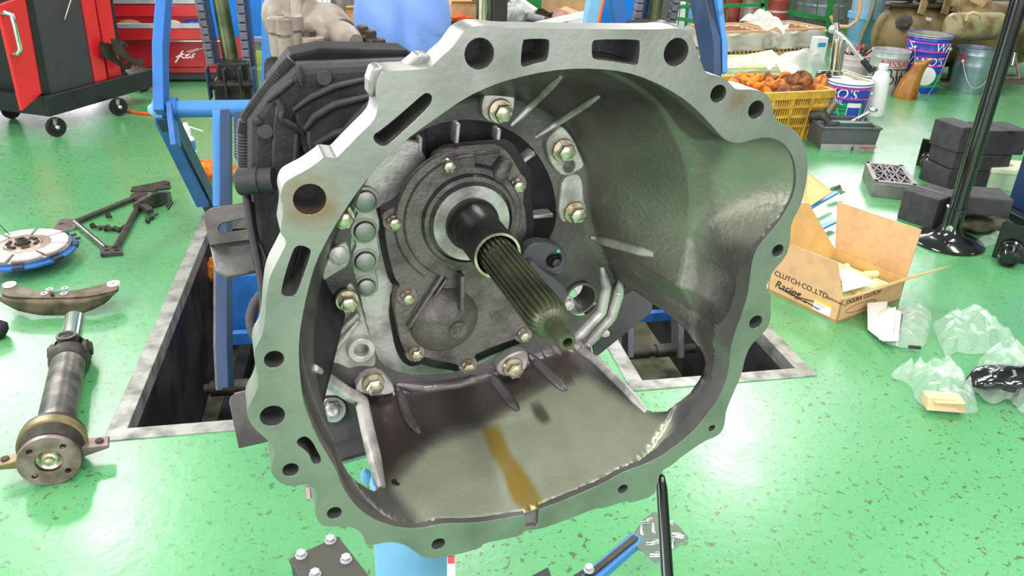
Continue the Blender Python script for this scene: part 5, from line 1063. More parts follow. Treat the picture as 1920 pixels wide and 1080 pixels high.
# ---- yellow card with blue straps
yc = thing('yellow_card', tuple(G(1530, 372)), 'loose yellow card with bright blue straps beyond the cardboard box', 'card')
put('card_sheet', MB().slab([G(1490,330,.06), G(1516,326,.12), G(1560,361,.10), G(1512,392,.05)], Vector((0,0,.005))), M['card_in'], yc, smooth=0)
M['strap'] = mat('bright_blue_strap', '#4a9ae0', .4)
put('blue_strap', MB().bar(G(1512,393,.05), G(1568,361,.06), .022, .012), M['strap'], yc, smooth=0); put('blue_strap', MB().bar(G(1500,445,.03), G(1566,414,.03), .03, .012), M['strap'], yc, smooth=0); put('buckle', MB().ring([G(1560,355,.05), G(1572,352,.05), G(1578,362,.03), G(1584,360,.03)], [.012,.018,.012,.004], 10), M['chrome'], yc)
# ---- tool tray
t0 = G(1538, 280); t1 = G(1638, 282); t2 = G(1508, 262); ht = up(1541, 238, t0).z; tx = (t1-t0).normalized(); ty = Vector((-tx.y, tx.x, 0)); wt = (t1-t0).length; dt = .26
tr = thing('tool_tray', tuple(t0), 'dark grey open tool tray full of tools with a pale strip and red script', 'tray'); M['trayp'] = mat('dark_grey_plastic_tray', '#5a5b5e', .5, 0, .15, 12)
TT = lambda a, b, c, s=0.0: t0+tx*(a*(wt+2*s)-s)+ty*(b*(dt+2*s)-s)+ez*c
fl_ = .010
cor = lambda z, s: [TT(0,0,z,s), TT(1,0,z,s), TT(1,1,z,s), TT(0,1,z,s)]
mb = MB(); lo4 = cor(0, 0); hi4 = cor(ht, fl_); li4 = cor(.01, -.008); hi_i = cor(ht, fl_-.01)
mb.add(lo4+hi4+li4+hi_i, [(3,2,1,0)]+[(i, (i+1) % 4, (i+1) % 4+4, i+4) for i in range(4)]+[(8,9,10,11)]+[(i+8, i+12, (i+1) % 4+12, (i+1) % 4+8) for i in range(4)]+[(i+4, (i+1) % 4+4, (i+1) % 4+12, i+12) for i in range(4)])
put('tray_body', mb, M['trayp'], tr, smooth=0); put('tray_rim', MB().tube(cor(ht, fl_+.002)+[cor(ht, fl_+.002)[0]], .008, 8), M['trayp'], tr)
put('tray_handle', MB().bar(TT(.0,.5,ht*.95), TT(1,.5,ht*.95), .03, .035), M['trayp'], tr, smooth=0, bev=.006)
sn = -ty; strip = put('pale_strip', MB().slab([t0+tx*.0+sn*.002, t1+sn*.002, t1+tx*.005+sn*.008+ez*ht*.27, t0-tx*.005+sn*.008+ez*ht*.27], sn*.002), mat('pale_grey_strip', '#a9a7a6', .5), tr, smooth=0)
wall_text('Snap-on', t0+sn*.008, tx, ez, wt*.70, ht*.15, .034, M['red_ink'], strip, shear=.3); put('strip_notch', MB().slab([t0+tx*wt*.56+sn*.007, t0+tx*wt*.6+sn*.007, t0+tx*wt*.59+sn*.012+ez*ht*.18, t0+tx*wt*.57+sn*.012+ez*ht*.18], sn*.002), M['charcoal'], strip, smooth=0)
def tool(name, label, mb, m, cat='tool'): return tag(put(name, mb, m), label, cat)
tool('ratchet_wrench', 'chrome ratchet wrench sticking out of the tool tray at the right', MB().ring([TT(.62,.6,ht*.9), TT(.95,.5,ht+.07)], [.009,.011], 12).sphere(TT(1.0,.48,ht+.085), .028, 16, 10, (1,1,.5)), M['chrome'], 'wrench')
tool('drill_case', 'dark green flat case lying in the tool tray', MB().box((0,0,0),(.2,.05,.06), Matrix.Translation(TT(.3,.08,ht*.75)) @ Matrix.Rotation(math.atan2(tx.y, tx.x), 4, 'Z')), mat('dark_green_case', '#3d5a52', .5), 'case')
tool('air_gun', 'grey cylindrical air tool at the left end of the tool tray', MB().ring([TT(-.05,.75,ht+.02), TT(.1,.6,ht+.04), TT(.2,.5,ht)], [.035,.04,.03], 16), M['iron'], 'air tool')
tool('drive_extension', 'thick olive cylinder tool leaning out of the tool tray', MB().ring([TT(.2,.85,ht*.9), TT(.42,.95,ht+.10)], [.028,.03], 16), mat('olive_tool', '#6a6a50', .4, .4), 'tool')
tool('box_spanner', 'yellowish steel bar lying in the tool tray front', MB().cyl(TT(.55,.2,ht+.0), TT(.9,.15,ht*.98), .008, 10), M['zinc'], 'wrench')
for i, (a, b) in enumerate(((.72,.45),(.8,.4),(.88,.6))): tag(put('socket', MB().lathe(TT(a,b,ht*.86), (.3,-.2,1), [(.018,0),(.02,.05),(.012,.05),(.012,.03)], 14), M['chrome']), ('left', 'middle', 'right')[i]+' one of the three chrome sockets in the tool tray', 'socket', 'sockets in the tray')
# ================================================================== far right: pails, pump, baskets, cage, compressor
def depth(p): return -(Vector(p)-CAMP).dot(B)
def rpx(px, p): return px*depth(p)/F
def facing(c):
    v = CAMP-Vector(c); return math.atan2(v.y, v.x)
def cyl_text(s, c, r, z, size, m, par, ang=0.0, name='printed_text', shear=0.0):
    cu = bpy.data.curves.new(name, 'FONT'); cu.body = s; cu.size = size; cu.align_x = 'CENTER'; cu.align_y = 'CENTER'; cu.shear = shear; cu.extrude = 0; cu.resolution_u = 3
    o = bpy.data.objects.new(name, cu); COL.objects.link(o); me = bpy.data.meshes.new_from_object(o.evaluated_get(bpy.context.evaluated_depsgraph_get())); bpy.data.objects.remove(o); bpy.data.curves.remove(cu)
    a0 = facing(c)+ang; mb = MB()
    mb.add([Vector((c[0]+(r+.002)*math.cos(a0+v.co.x/r), c[1]+(r+.002)*math.sin(a0+v.co.x/r), z+v.co.y)) for v in me.vertices], [tuple(p.vertices) for p in me.polygons]); bpy.data.meshes.remove(me)
    return put(name, mb, m, par, smooth=0)
def band(name, c, r, z0, z1, m, par, a0=None, a1=None, off=.0015):
    if a0 is None: return put(name, MB().lathe(c, ez, [(r+off, z0), (r+off, z1)], 40, (False, False)), m, par)
    f = facing(c); k = 16; mb = MB()
    mb.grid(lambda u, v: Vector((c.x+(r+off)*math.cos(f+a0+(a1-a0)*u), c.y+(r+off)*math.sin(f+a0+(a1-a0)*u), c.z+z0+(z1-z0)*v)), k, 1); return put(name, mb, m, par)
def pail_shape(c, r, h, m, par, rim=True, open_=True, taper=.94, name='pail_body'):
    pr = [(r*taper*.98, 0), (r*taper, .008), (r*(taper+.5*(1-taper)), h*.6), (r*.985, h*.62), (r*.975, h*.64), (r*.98, h*.84), (r*1.0, h*.86), (r*.985, h*.88), (r, h*.965), (r*1.035, h*.975), (r*1.035, h)]
    if open_: pr += [(r*.97, h), (r*.96, h*.9), (r*.9, .03), (.001, .03)]
    return put(name, MB().lathe(c, ez, pr, 40, (True, not open_)), m, par, smooth=35)
def bail(c, r, z, par, drop=.12):
    f = facing(c)+.35; P = []
    for i in range(21):
        t = f-.9+(1.8)*i/20; s = i/20; P.append(Vector((c.x+(r+.012)*math.cos(t), c.y+(r+.012)*math.sin(t), c.z+z-drop*math.sin(PI*s))))
    b_ = put('bail_handle', MB().tube(P, .004, 6), M['silver'], par, smooth=60)
    for p in (P[0], P[-1]): put('bail_ear', MB().sphere(p, .016, 10, 6), M['silver'], par)
# stacked blue oil pails
wc = G(1719, 168); wr = rpx(36, wc); wh = up(1718, 60, wc).z
wk = thing('oil_pail', tuple(wc), 'two stacked dark blue oil pails with pink rings and white lettering behind the amber jug', 'pail')
h1 = wh*.66
M['pail_in'] = mat('tin_inside', '#c9c5a4', .35, .5)
pail_shape(wc, wr, h1, M['pail_blue'], wk, open_=False); u_ = pail_shape(wc+ez*(wh*.34), wr*1.03, h1, M['pail_blue'], wk, name='upper_pail')
put('pail_lining', MB().lathe(wc+ez*wh*.5, ez, [(.001,0),(wr*.97,.0),(wr*.985,wh*.495)], 40, (False, False)), M['pail_in'], wk)
for z in (.985, .955): band('pail_rim', wc, wr*1.065, wh*z, wh*z+.008, M['silver'], wk)
for z in (.86, .72): band('pink_ring', wc, wr*1.03, wh*z, wh*z+.012, M['pink'], wk)
for z in (.615, .475): band('pink_ring', wc, wr*.99, wh*z, wh*z+.012, M['pink'], wk)
cyl_text("WAKO'S.", wc, wr*.99, wh*.55, .09, M['white'], wk, -.05, shear=.2); cyl_text("'S.", wc, wr*1.04, wh*.8, .095, M['white'], wk, -.8, shear=.2); cyl_text("WAK", wc, wr*1.04, wh*.8, .095, M['white'], wk, 1.0, shear=.2)
for z in (.24, .17, .11): band('green_band', wc, wr*.96, wh*z, wh*z+.045, M['pgreen'], wk, -.2, 1.5)
f_ = facing(wc)
put('white_roundel', MB().cyl(wc+Vector((math.cos(f_+.25), math.sin(f_+.25), 0))*wr*.93+ez*wh*.31, wc+Vector((math.cos(f_+.25), math.sin(f_+.25), 0))*(wr*.985)+ez*wh*.31, .075, 24), M['white'], wk); cyl_text('OIL', wc, wr*.965, wh*.42, .05, M['white'], wk, -.1)
bail(wc, wr, wh*.78, wk, .38)
# motor oil pail
nc = G(1654, 171); nr = rpx(33, nc); nh = up(1659, 92, nc).z
nk = thing('oil_pail', tuple(nc), 'open silver motor oil pail with red and black lettering left of the blue pails', 'pail'); pail_shape(nc, nr, nh, M['silver'], nk)
cyl_text('NISSAN', nc, nr*1.0, nh*.72, .085, M['red_ink'], nk, .55); cyl_text('MOTOR', nc, nr*.985, nh*.5, .105, M['ink'], nk, .5); cyl_text('OIL', nc, nr*.98, nh*.34, .105, M['ink'], nk, .5); band('groove_ring', nc, nr*.99, nh*.6, nh*.615, M['steel_dark'], nk)
# silver pail by the tank
sc2 = G(1812, 170); sr = rpx(34, sc2); sh_ = up(1822, 88, sc2).z
sk = thing('oil_pail', tuple(sc2), 'silver grey pail standing alone in front of the compressor tank', 'pail'); pail_shape(sc2, sr, sh_, mat('grey_tin', '#9fb0bb', .35, .7), sk); cyl_text('NI', sc2, sr*1.0, sh_*.78, .11, M['red_ink'], sk, -.75); bail(sc2, sr, sh_*.72, sk, .2)
# amber jug
ac = G(1696, 183); ar = rpx(20.5, ac); ah_ = up(1715, 110, ac).z; sd_ = Vector((-(CAMP-ac).y, (CAMP-ac).x, 0)).normalized()
aj = thing('oil_jug', tuple(ac), 'translucent amber plastic oil jug with a wide slanted spout', 'jug')
mb = MB(); nn_ = 28; secs_ = [(0,1.0,0,0),(.02,1.04,0,0),(.1,1.0,0,0),(.45,.84,.2,0),(.62,.70,.45,0),(.72,.62,.65,.01),(.84,.64,.85,.05),(.98,.74,1.15,.12)]
for (t, s, off, tilt) in secs_:
    for i in range(nn_):
        a_ = 2*PI*i/nn_; ccx = math.cos(a_); mb.v.append(ac+sd_*(ar*(s*ccx+off*.7))+Vector((sd_.y, -sd_.x, 0))*(ar*s*math.sin(a_))+ez*(ah_*(t+tilt*ccx*.5)))
for k in range(len(secs_)-1):
    for i in range(nn_): a_ = k*nn_+i; b_ = k*nn_+(i+1) % nn_; mb.f.append((a_, b_, b_+nn_, a_+nn_))
mb.f.append(tuple(range(nn_))[::-1])
put('jug_body', mb, M['amber'], aj, smooth=60, solid=.006); put('jug_base', MB().lathe(ac, ez, [(ar*1.05,0),(ar*1.05,.02)], 28), M['amber'], aj)
# near blue pail with hand pump
kc = G(1581, 214); kr = rpx(39, kc); kh = up(1583, 150, kc).z
kp = thing('grease_pail', tuple(kc), 'dark blue pail with pink rings and a chrome hand pump on its lid', 'pail'); pail_shape(kc, kr, kh, M['pail_blue'], kp, open_=False)
for z in (.84, .56): band('pink_ring', kc, kr*1.0, kh*z, kh*z+.012, M['pink'], kp)
for z in (.30, .2, .1): band('green_band', kc, kr*.965, kh*z, kh*z+.035, M['pgreen'], kp, -1.2, .9)
band('white_panel', kc, kr*.97, kh*.05, kh*.47, M['white'], kp, .1, .75, .003); band('blue_panel', kc, kr*.97, kh*.06, kh*.34, M['pail_blue'], kp, .13, .72, .0045)
cyl_text("WAKO'S.", kc, kr*.99, kh*.7, .10, M['white'], kp, -.75, shear=.2); cyl_text('OIL', kc, kr*.975, kh*.46, .05, M['white'], kp, -.35); bail(kc, kr, kh*.72, kp, .26)
put('white_lid', MB().lathe(kc+ez*kh, ez, [(kr*1.02,-.02),(kr*1.03,.004),(kr*.9,.01),(.001,.014)], 36), M['white'], kp)
KU = lambda x, y: up(x, y, kc)
pm = put('pump_barrel', MB().ring([KU(1568,140), KU(1569,132), KU(1569.5,131), KU(1575,80), KU(1575.5,79), KU(1576,74)], [.05,.05,.036,.036,.04,.04], 20), M['chrome'], kp, smooth=30)
put('pump_rod', MB().cyl(KU(1557,130), KU(1565,62), .012, 10), M['chrome'], pm); put('pump_arm', MB().ring([KU(1561,55), KU(1575,66), KU(1592,82), KU(1604,98), KU(1618,113)], [.022,.02,.018,.016,.014], 12), M['silver'], pm, smooth=60)
put('arm_pivot', MB().sphere(KU(1561,55), .03, 14, 8), M['silver'], pm); put('arm_grip', MB().ring([KU(1617,112), KU(1620,116), KU(1635,135)], [.018,.022,.02], 14), M['tyre'], pm, smooth=40)
put('upright_bar', MB().cyl(KU(1571,75), KU(1568,40), .018, 12), M['chrome'], pm); put('upright_grip', MB().ring([KU(1568,42), KU(1567.5,12), KU(1567,9)], [.022,.022,.014], 14), mat('dark_green_grip', '#3f4a40', .6), pm, smooth=40)
kb = KU(1544,144); put('black_knob', MB().lathe(kb, Vector((1,-.2,.1)), [(.02,-.05),(.045,-.045),(.05,.0),(.045,.04),(.03,.05)], 20), M['black_gloss'], pm, smooth=40)
put('coupler', MB().ring([KU(1568,133), KU(1590,138), KU(1615,147), KU(1632,152)], [.022,.02,.02,.03], 12), M['zinc'], pm, smooth=40); put('outlet_pipe', MB().tube([KU(1623,150), KU(1622,180), KU(1612,205)], .022, 10), mat('khaki_hose', '#8e8f78', .5), pm, smooth=60)
hz1 = [(1612,-20),(1613,15),(1607,38),(1592,50),(1576,50),(1563,42),(1558,30)]
put('air_line', MB().tube([up(x, y, kc+Vector((.1,.5,0))) for x, y in hz1], .014, 10), mat('tan_hose', '#c79a6c', .5), pm, smooth=60)
# white canister
jc2 = G(1636, 214); jr = rpx(19, jc2); jh = up(1645, 128, jc2).z
wj = thing('white_canister', tuple(jc2), 'tall white plastic canister right of the pump pail', 'canister'); put('canister_body', MB().lathe(jc2, ez, [(jr,0),(jr*1.02,.01),(jr*.8,jh*.80),(jr*.62,jh*.92),(jr*.4,jh*.96),(jr*.38,jh)], 24), M['white'], wj, smooth=40); put('canister_cap', MB().lathe(jc2+ez*jh, ez, [(jr*.45,0),(jr*.45,.03),(jr*.4,.035)], 18), M['white'], wj)
# scrap pail with rods
dc = G(1596, 150); dr_ = rpx(34, dc); dh = up(1607, 100, dc).z
dk = thing('scrap_pail', tuple(dc), 'open pail full of thin rods behind the hand pump', 'pail'); pail_shape(dc, dr_, dh, mat('pinkish_white_pail', '#d8c4c8', .5), dk, name='pail_shell')
for i in range(12):
    rnd = random.Random(i+5); a_ = Vector((rnd.uniform(-.6,.6)*dr_, rnd.uniform(-.6,.6)*dr_, dh*.7)); put('rod', MB().cyl(dc+a_, dc+a_+Vector((rnd.uniform(-.2,.2), rnd.uniform(-.1,.1), dh*.5)), .008, 6), M['iron'] if i % 3 else M['red'], dk)
# blue bucket pump
ub = G(1605, 112); ur_ = rpx(28, ub); uz0 = up(1608, 74, ub).z; uz1 = up(1612, 22, ub).z
bb = thing('blue_bucket', (ub.x, ub.y, 0), 'pale blue tapered buckets stacked beside the tank', 'bucket')
put('bucket_body', MB().lathe(ub, ez, [(ur_*.75,0),(ur_*.78,uz0),(ur_*.86,uz0+.02),(ur_*1.0,uz0*.2+uz1*.8),(ur_*1.12,uz0*.2+uz1*.8),(ur_*1.12,uz1),(ur_*1.05,uz1)], 32), M['skyblue'], bb, smooth=30); put('upper_bucket', MB().lathe(ub, ez, [(ur_*.95,uz1),(ur_*1.1,uz1+.35),(ur_*1.2,uz1+.36),(ur_*1.2,uz1+.42)], 32), mat('grey_blue_pail', '#8fb2c6', .4), bb, smooth=30); put('bucket_base', MB().lathe(ub, ez, [(ur_*.82,0),(ur_*.82,uz0*.9)], 32), mat('grey_plastic', '#9aa4b0', .5), bb)
put('suction_hose', MB().tube([up(x, y, ub+Vector((.1,-.3,0))) for x, y in ((1642,-20),(1638,10),(1630,35),(1618,62),(1611,84))], .018, 10), mat('khaki_tube', '#8d8a6c', .4), bb, smooth=60)
put('hose_clip', MB().tube([up(x, y, ub+Vector((.1,-.32,0))) for x, y in ((1618,86),(1611,92),(1604,90))], .016, 8), M['red'], bb)
M['gbrown'] = mat('greasy_brown_cotton', '#8f5a30', 0.9, 0, 0.4, 25, col2='#4c3020', bump=0.6, bscale=120)
# ---- glove basket
g0 = G(1400, 268); g1 = G(1535, 259); gx = (g1-g0).normalized(); gy = Vector((-gx.y, gx.x, 0)); gh = up(1552, 168, g1).z; gw = (g1-g0).length; gd = .46
bk_ = thing('glove_basket', tuple(g0), 'yellow slatted plastic basket heaped with orange work gloves', 'basket')
GB = lambda a, b, c, s=0: g0+gx*(a*gw+s*(a*2-1)*c*.09)+gy*(b*gd+s*(b*2-1)*c*.09)+ez*c
put('basket_floor', MB().slab([GB(0,0,.01), GB(1,0,.01), GB(1,1,.01), GB(0,1,.01)], ez*.012), M['yellow_crate'], bk_, smooth=0)
sides = [((0,0),(1,0)), ((1,0),(1,1)), ((1,1),(0,1)), ((0,1),(0,0))]
for si, (a, b) in enumerate(sides):
    L_ = lambda t, c: GB(a[0]+(b[0]-a[0])*t, a[1]+(b[1]-a[1])*t, c, 1)
    put('basket_rim', MB().bar(L_(0,gh-.02), L_(1,gh-.02), .022, .05), M['yellow_crate'], bk_, smooth=0, bev=.003)
    for z in (.02, .3, .5, .7): put('basket_rail', MB().bar(L_(0,gh*z), L_(1,gh*z), .014, .016), M['yellow_crate'], bk_, smooth=0)
    for t in (0, .25, .5, .75, 1): put('basket_stile', MB().bar(L_(t,.0), L_(t,gh-.02), .02, .016), M['yellow_crate'], bk_, smooth=0)
    sl_ = MB(); n_s = 34 if si % 2 == 0 else 22
    for i in range(n_s): sl_.bar(L_((i+.5)/n_s,.0), L_((i+.5)/n_s,gh-.02), .006, .007)
    tag(put('basket_slats', sl_, M['yellow_crate'], bk_, smooth=0), kind='stuff')
put('glove_heap', MB().slab([GB(.04,.04,gh*.1), GB(.96,.04,gh*.1), GB(.96,.96,gh*.1), GB(.04,.96,gh*.1)], ez*gh*.62), M['orange'], bk_, smooth=0) if False else None
for i, (x, y, r_, w_) in enumerate(((1378,160,.10,'half hidden by the flange'),(1402,155,.12,'second from left'),(1428,152,.13,'third from left'),(1455,160,.12,'in the middle of the heap'),(1463,150,.11,'behind the middle one'),(1497,160,.14,'large one right of middle'),(1530,162,.11,'rightmost by the basket rim'),(1420,166,.1,'low at the front rim'),(1480,168,.09,'low by the front rim right side'))):
    c_ = PL(x, y+9, GB(.5,.45,gh*.85), ez); mb, l_ = crumple((0,0,0), r_*.78, (1.1,.8,.8), 50+i, amp=.6); mb.v = [p+c_ for p in mb.v]
    tag(put('work_glove', mb, [M['orange'], M['orange2'], M['gbrown']][i % 3], smooth=75), 'orange work glove in the yellow basket, '+w_, 'glove', 'orange gloves in the yellow basket')
tag(put('glove_filling', MB().hexa([GB(.05,.05,.03), GB(.95,.05,.03), GB(.95,.95,.03), GB(.05,.95,.03), GB(.04,.04,gh*.7), GB(.96,.04,gh*.7), GB(.96,.96,gh*.7), GB(.04,.96,gh*.7)]), mat('dark_orange_mass', '#8a5426', .95, 0, .5, 22, bump=.8), smooth=0), 'packed brownish orange gloves filling the yellow basket', 'gloves', kind='stuff')
# ---- lined crates
def crate(px0, py0, px1, py1, ytop, d, m, label, rim_, film_=True, name='lined_crate', liner='film', gap=0):
    a = G(px0, py0); b = G(px1, py1); x_ = (b-a).normalized(); y_ = Vector((-x_.y, x_.x, 0)); w = (b-a).length; h = up(px0, ytop, a).z
    t = thing(name, tuple(a), label, 'crate'); P = lambda i, j, c, s=0.0: a+x_*(i*w+(i*2-1)*s)+y_*(j*d+(j*2-1)*s)+ez*c
    for (i0, j0), (i1, j1) in (((0,0),(1,0)), ((1,0),(1,1)), ((1,1),(0,1)), ((0,1),(0,0))):
        mid_ = (P(.5,.5,0)-P((i0+i1)/2,(j0+j1)/2,0)).normalized()*.012
        put('crate_side', MB().slab([P(i0,j0,0), P(i1,j1,0), P(i1,j1,h), P(i0,j0,h)], mid_), m, t, smooth=0)
        put('crate_rim', MB().bar(P(i0,j0,h), P(i1,j1,h), .03, .03), m, t, smooth=0)
        hl_ = MB()
        for k in range(12):
            u0 = (k+.2)/12; q0 = P(i0,j0,h*.2).lerp(P(i1,j1,h*.2), u0); q1 = P(i0,j0,h*.2).lerp(P(i1,j1,h*.2), u0+.04); hl_.slab([q0-mid_*.1, q1-mid_*.1, q1-mid_*.1+ez*h*.07, q0-mid_*.1+ez*h*.07], -mid_*.1)
        tag(put('crate_holes', hl_, M['ink'], t, smooth=0), kind='stuff')
    put('crate_content', MB().slab([P(.05,.05,.02), P(.95,.05,.02), P(.95,.95,.02), P(.05,.95,.02)], ez*h*.72), rim_, t, smooth=0)
    if film_:
        n_ = 14
        def fn(u, v):
            ang = 2*PI*u; r = random.Random(int(u*200)*7+int(v*50)); i = .5+.5*max(-1, min(1, 1.4*math.cos(ang))); j = .5+.5*max(-1, min(1, 1.4*math.sin(ang)))
            zz_ = h*(1.06-.75*v) if v > .2 else h*(.9+.16*v/.2); so = .02+.03*math.sin(9*ang)*v+.02*r.random() if v > .2 else -.03+.05*v/.2
            return P(i, j, zz_+.02*r.random(), so)
        put('plastic_liner', MB().grid(fn, 60, 8), M[liner], t, smooth=60)
    return t, P, h
crate(1338, 112, 1432, 108, 62, .5, M['card'], 'crate with a milky plastic liner behind the right lift arm', mat('brown_content', '#a0705c', .8))
crate(1452, 106, 1538, 100, 58, .5, M['card'], 'plastic lined crate nearest the green cage post', mat('brown_content2', '#9a7a70', .8))
t_, P_, h_ = crate(1352, 172, 1486, 168, 130, .5, mat('pale_yellow_plastic', '#dcd9a0', .5), 'pale yellow plastic crate lined with clear film behind the glove basket', mat('pale_yellow_inside', '#e2e0a8', .6), True, 'yellow_crate', 'clear')
tag(put('yellow_sheet', MB().slab([P_(.05,.0,h_+.01), P_(.85,.05,h_+.04), P_(.85,.5,h_+.10), P_(.1,.5,h_+.02)], ez*.004), mat('pale_yellow_sheet', '#f0eda6', .6), smooth=0), 'pale yellow sheet lying across the yellow crate', 'sheet')
def drape(name, pts, lab, seed, m='film'):
    rnd = random.Random(seed); P = [G(x, y, z) for x, y, z in pts]
    def fn(u, v):
        p = (P[0]*(1-u)+P[1]*u)*(1-v)+(P[3]*(1-u)+P[2]*u)*v; return p+Vector((0, 0, .02*math.sin(11*u+4*v+seed)*math.sin(7*v+2)+.012*math.sin(17*u-9*v)+.10*math.sin(PI*u)*math.sin(PI*v)))
    return tag(put(name, MB().grid(fn, 26, 18), M[m], smooth=60), lab, 'plastic')
drape('plastic_sheet', [(1428,118,.30),(1485,140,.30),(1553,128,.24),(1535,96,.40)], 'large milky plastic sheet draped right of the yellow crate', 2)
drape('plastic_sheet', [(1385,38,.42),(1470,62,.36),(1480,50,.40),(1400,30,.44)], 'milky plastic bag lying over the two rear crates', 5)
wb = G(1380, 62); wb1 = G(1455, 62); wbt = thing('white_carton', tuple(wb), 'flat white carton with blue print behind the lined crates', 'carton'); wh_ = up(1380, 22, wb).z
put('carton_body', MB().box((wb.x, wb.y+.35, 0), (wb1.x, wb.y+.65, wh_)), M['white'], wbt, smooth=0, bev=.004); put('blue_print', MB().box((wb.x+.2, wb.y+.347, wh_*.86), (wb.x+.3, wb.y+.351, wh_*.95)), M['strap'], wbt, smooth=0)
sm = G(1527, 118); smt = thing('printed_carton', tuple(sm), 'small white carton with blue lettering by the cage post', 'carton'); put('carton_body', MB().box((sm.x-.02, sm.y, 0), (sm.x+.1, sm.y+.1, up(1527, 70, sm).z)), M['white'], smt, smooth=0, bev=.003); put('blue_print', MB().box((sm.x, sm.y-.003, .15), (sm.x+.08, sm.y, .19)), M['strap'], smt, smooth=0)
# ---- green cage
YG = 8.3
gc_ = thing('green_mesh_cage', tuple(PY(1400, 40, YG)*1.0), 'green painted wire mesh cage behind the plastic lined crates', 'cage'); 
def gbar(x0, y0, x1, y1, w, nm, y_=YG, y1_=None): put(nm, MB().bar(PY(x0, y0, y_), PY(x1, y1, y1_ or y_), w, w), M['green'], gc_, smooth=0)
for a in ((1262,13,1432,9,.035,'rail'),(1258,33,1306,40,.035,'rail'),(1305,34,1300,100,.045,'cage_post'),(1308,150,1318,90,.03,'cage_post'),(1432,-25,1427,22,.035,'cage_post'),(1445,-25,1438,22,.035,'cage_post'),(1442,15,1552,36,.04,'rail'),(1564,-25,1541,92,.05,'cage_post'),(1262,-22,1570,-24,.04,'rail')): gbar(*a)
for x0, y0, x1, y1 in ((1290,-25,1284,52),(1262,-5,1260,50),(1366,-25,1362,38),(1322,-25,1318,10),(1400,-25,1398,10),(1464,-25,1456,40),(1488,-25,1478,44),(1512,-25,1502,48),(1537,-25,1528,50)): gbar(x0, y0, x1, y1, .012, 'mesh_wire')
# things behind the cage
def drum(px, py, rp, ytop, m, label, cat='drum', name='drum', rings=True):
    c = G(px, py); r = rpx(rp, c); h = up(px, ytop, c).z; t = thing(name, tuple(c), label, cat); put('drum_body', MB().lathe(c, ez, [(r,0),(r,h*.3),(r*1.03,h*.32),(r,h*.34),(r,h*.66),(r*1.03,h*.68),(r,h*.7),(r,h),(r*.95,h),(r*.95,h-.03),(.001,h-.03)], 32), m, t, smooth=30)
    if rings: put('drum_ring', MB().lathe(c+ez*h*.5, ez, [(r*1.01,0),(r*1.01,.02)], 32, (False, False)), M['silver'], t)
drum(1528, 72, 42, -60, mat('grey_drum_paint', '#7c8086', .45), 'grey steel drum behind the right side of the cage')
drum(1402, 64, 18, -40, mat('silver_red_tin', '#b9a4a0', .35, .5), 'silver tin drum behind the white carton', name='tin_drum'); drum(1366, 60, 16, -40, mat('red_brown_drum', '#9c4436', .5), 'red brown drum behind the cage mesh', name='red_drum'); drum(1446, 80, 20, -40, mat('red_brown_drum2', '#8c3c30', .5), 'dark red drum between the two cage posts', name='red_drum')
bxs = G(1300, 42); tb2 = thing('white_shelf_boxes', tuple(bxs), 'row of small white cartons behind the left cage mesh', 'cartons')
for i, x in enumerate((1268, 1282, 1298, 1340)): p_ = PY(x, 12, 8.7); put('carton', MB().box((p_.x-.03, 8.7, 0), (p_.x+.04, 8.8, p_.z+.02+.02*(i % 2))), M['white' if i != 2 else 'skyblue'], tb2, smooth=0, bev=.003)
cr_ = G(1345, 55); crt = thing('cardboard_tray', tuple(cr_), 'low brown cardboard tray on the floor inside the cage', 'tray'); put('tray_base', MB().box((cr_.x-.35, cr_.y, 0), (cr_.x+.15, cr_.y+.3, .12)), M['card'], crt, smooth=0, bev=.004); put('tray_lip', MB().box((cr_.x-.36, cr_.y-.01, .1), (cr_.x+.16, cr_.y+.31, .13)), M['iron'], crt, smooth=0)
# ---- air compressor
kp0 = G(1775, 152); Dc = depth(kp0)
ct = thing('air_compressor', tuple(kp0), 'big dirty olive brown air compressor tank with a motor on top and small wheels', 'compressor')
A_ = PD(1652, 66, Dc-.05); B2 = PD(1920, 84, Dc+.35); B2.z = A_.z; axc = (B2-A_).normalized(); Lc = (B2-A_).length; rc = rpx(60, A_)
put('tank', MB().lathe(A_, axc, [(.001,-.02),(rc*.4,-.005),(rc*.72,.05),(rc*.93,.14),(rc,.26),(rc,Lc-.2),(rc*.93,Lc-.08),(rc*.7,Lc),(rc*.4,Lc+.05),(.001,Lc+.06)], 48), M['tank'], ct, smooth=60)
put('weld_seam', MB().lathe(A_, axc, [(rc*1.004,.27),(rc*1.008,.28),(rc*1.004,.29)], 48, (False, False)), M['tank'], ct)
m0 = PD(1782, 50, Dc-.55); m1 = PD(1876, 56, Dc-.40); m1.z = m0.z
rm_ = rpx(25, m0); put('belt_guard', MB().lathe(m0, (m1-m0), [(rm_*.8,0),(rm_,.02),(rm_,(m1-m0).length-.05),(rm_*.8,(m1-m0).length)], 32), mat('olive_guard', '#a09870', .5, 0, .25, 8, col2='#7c6a48'), ct, smooth=40)
hd = [PD(1812,38,Dc-.72), PD(1815,27,Dc-.75), PD(1824,24,Dc-.75), PD(1838,27,Dc-.75), PD(1842,38,Dc-.72)]; put('carry_handle', MB().tube(hd, .014, 10), mat('pale_tan_handle', '#c9b48c', .5), ct, smooth=60)
put('motor_plate', MB().slab([PD(1660,12,Dc-.3), PD(1800,16,Dc-.3), PD(1800,10,Dc+.2), PD(1660,6,Dc+.2)], ez*.02), M['iron'], ct, smooth=0)
for x in (1728, 1772): put('strap_bracket', MB().bar(PD(x+6,0,Dc-.34), PD(x-2,28,Dc-.34), .07, .02, (0,1,0)), M['tank'], ct, smooth=0, bev=.004)
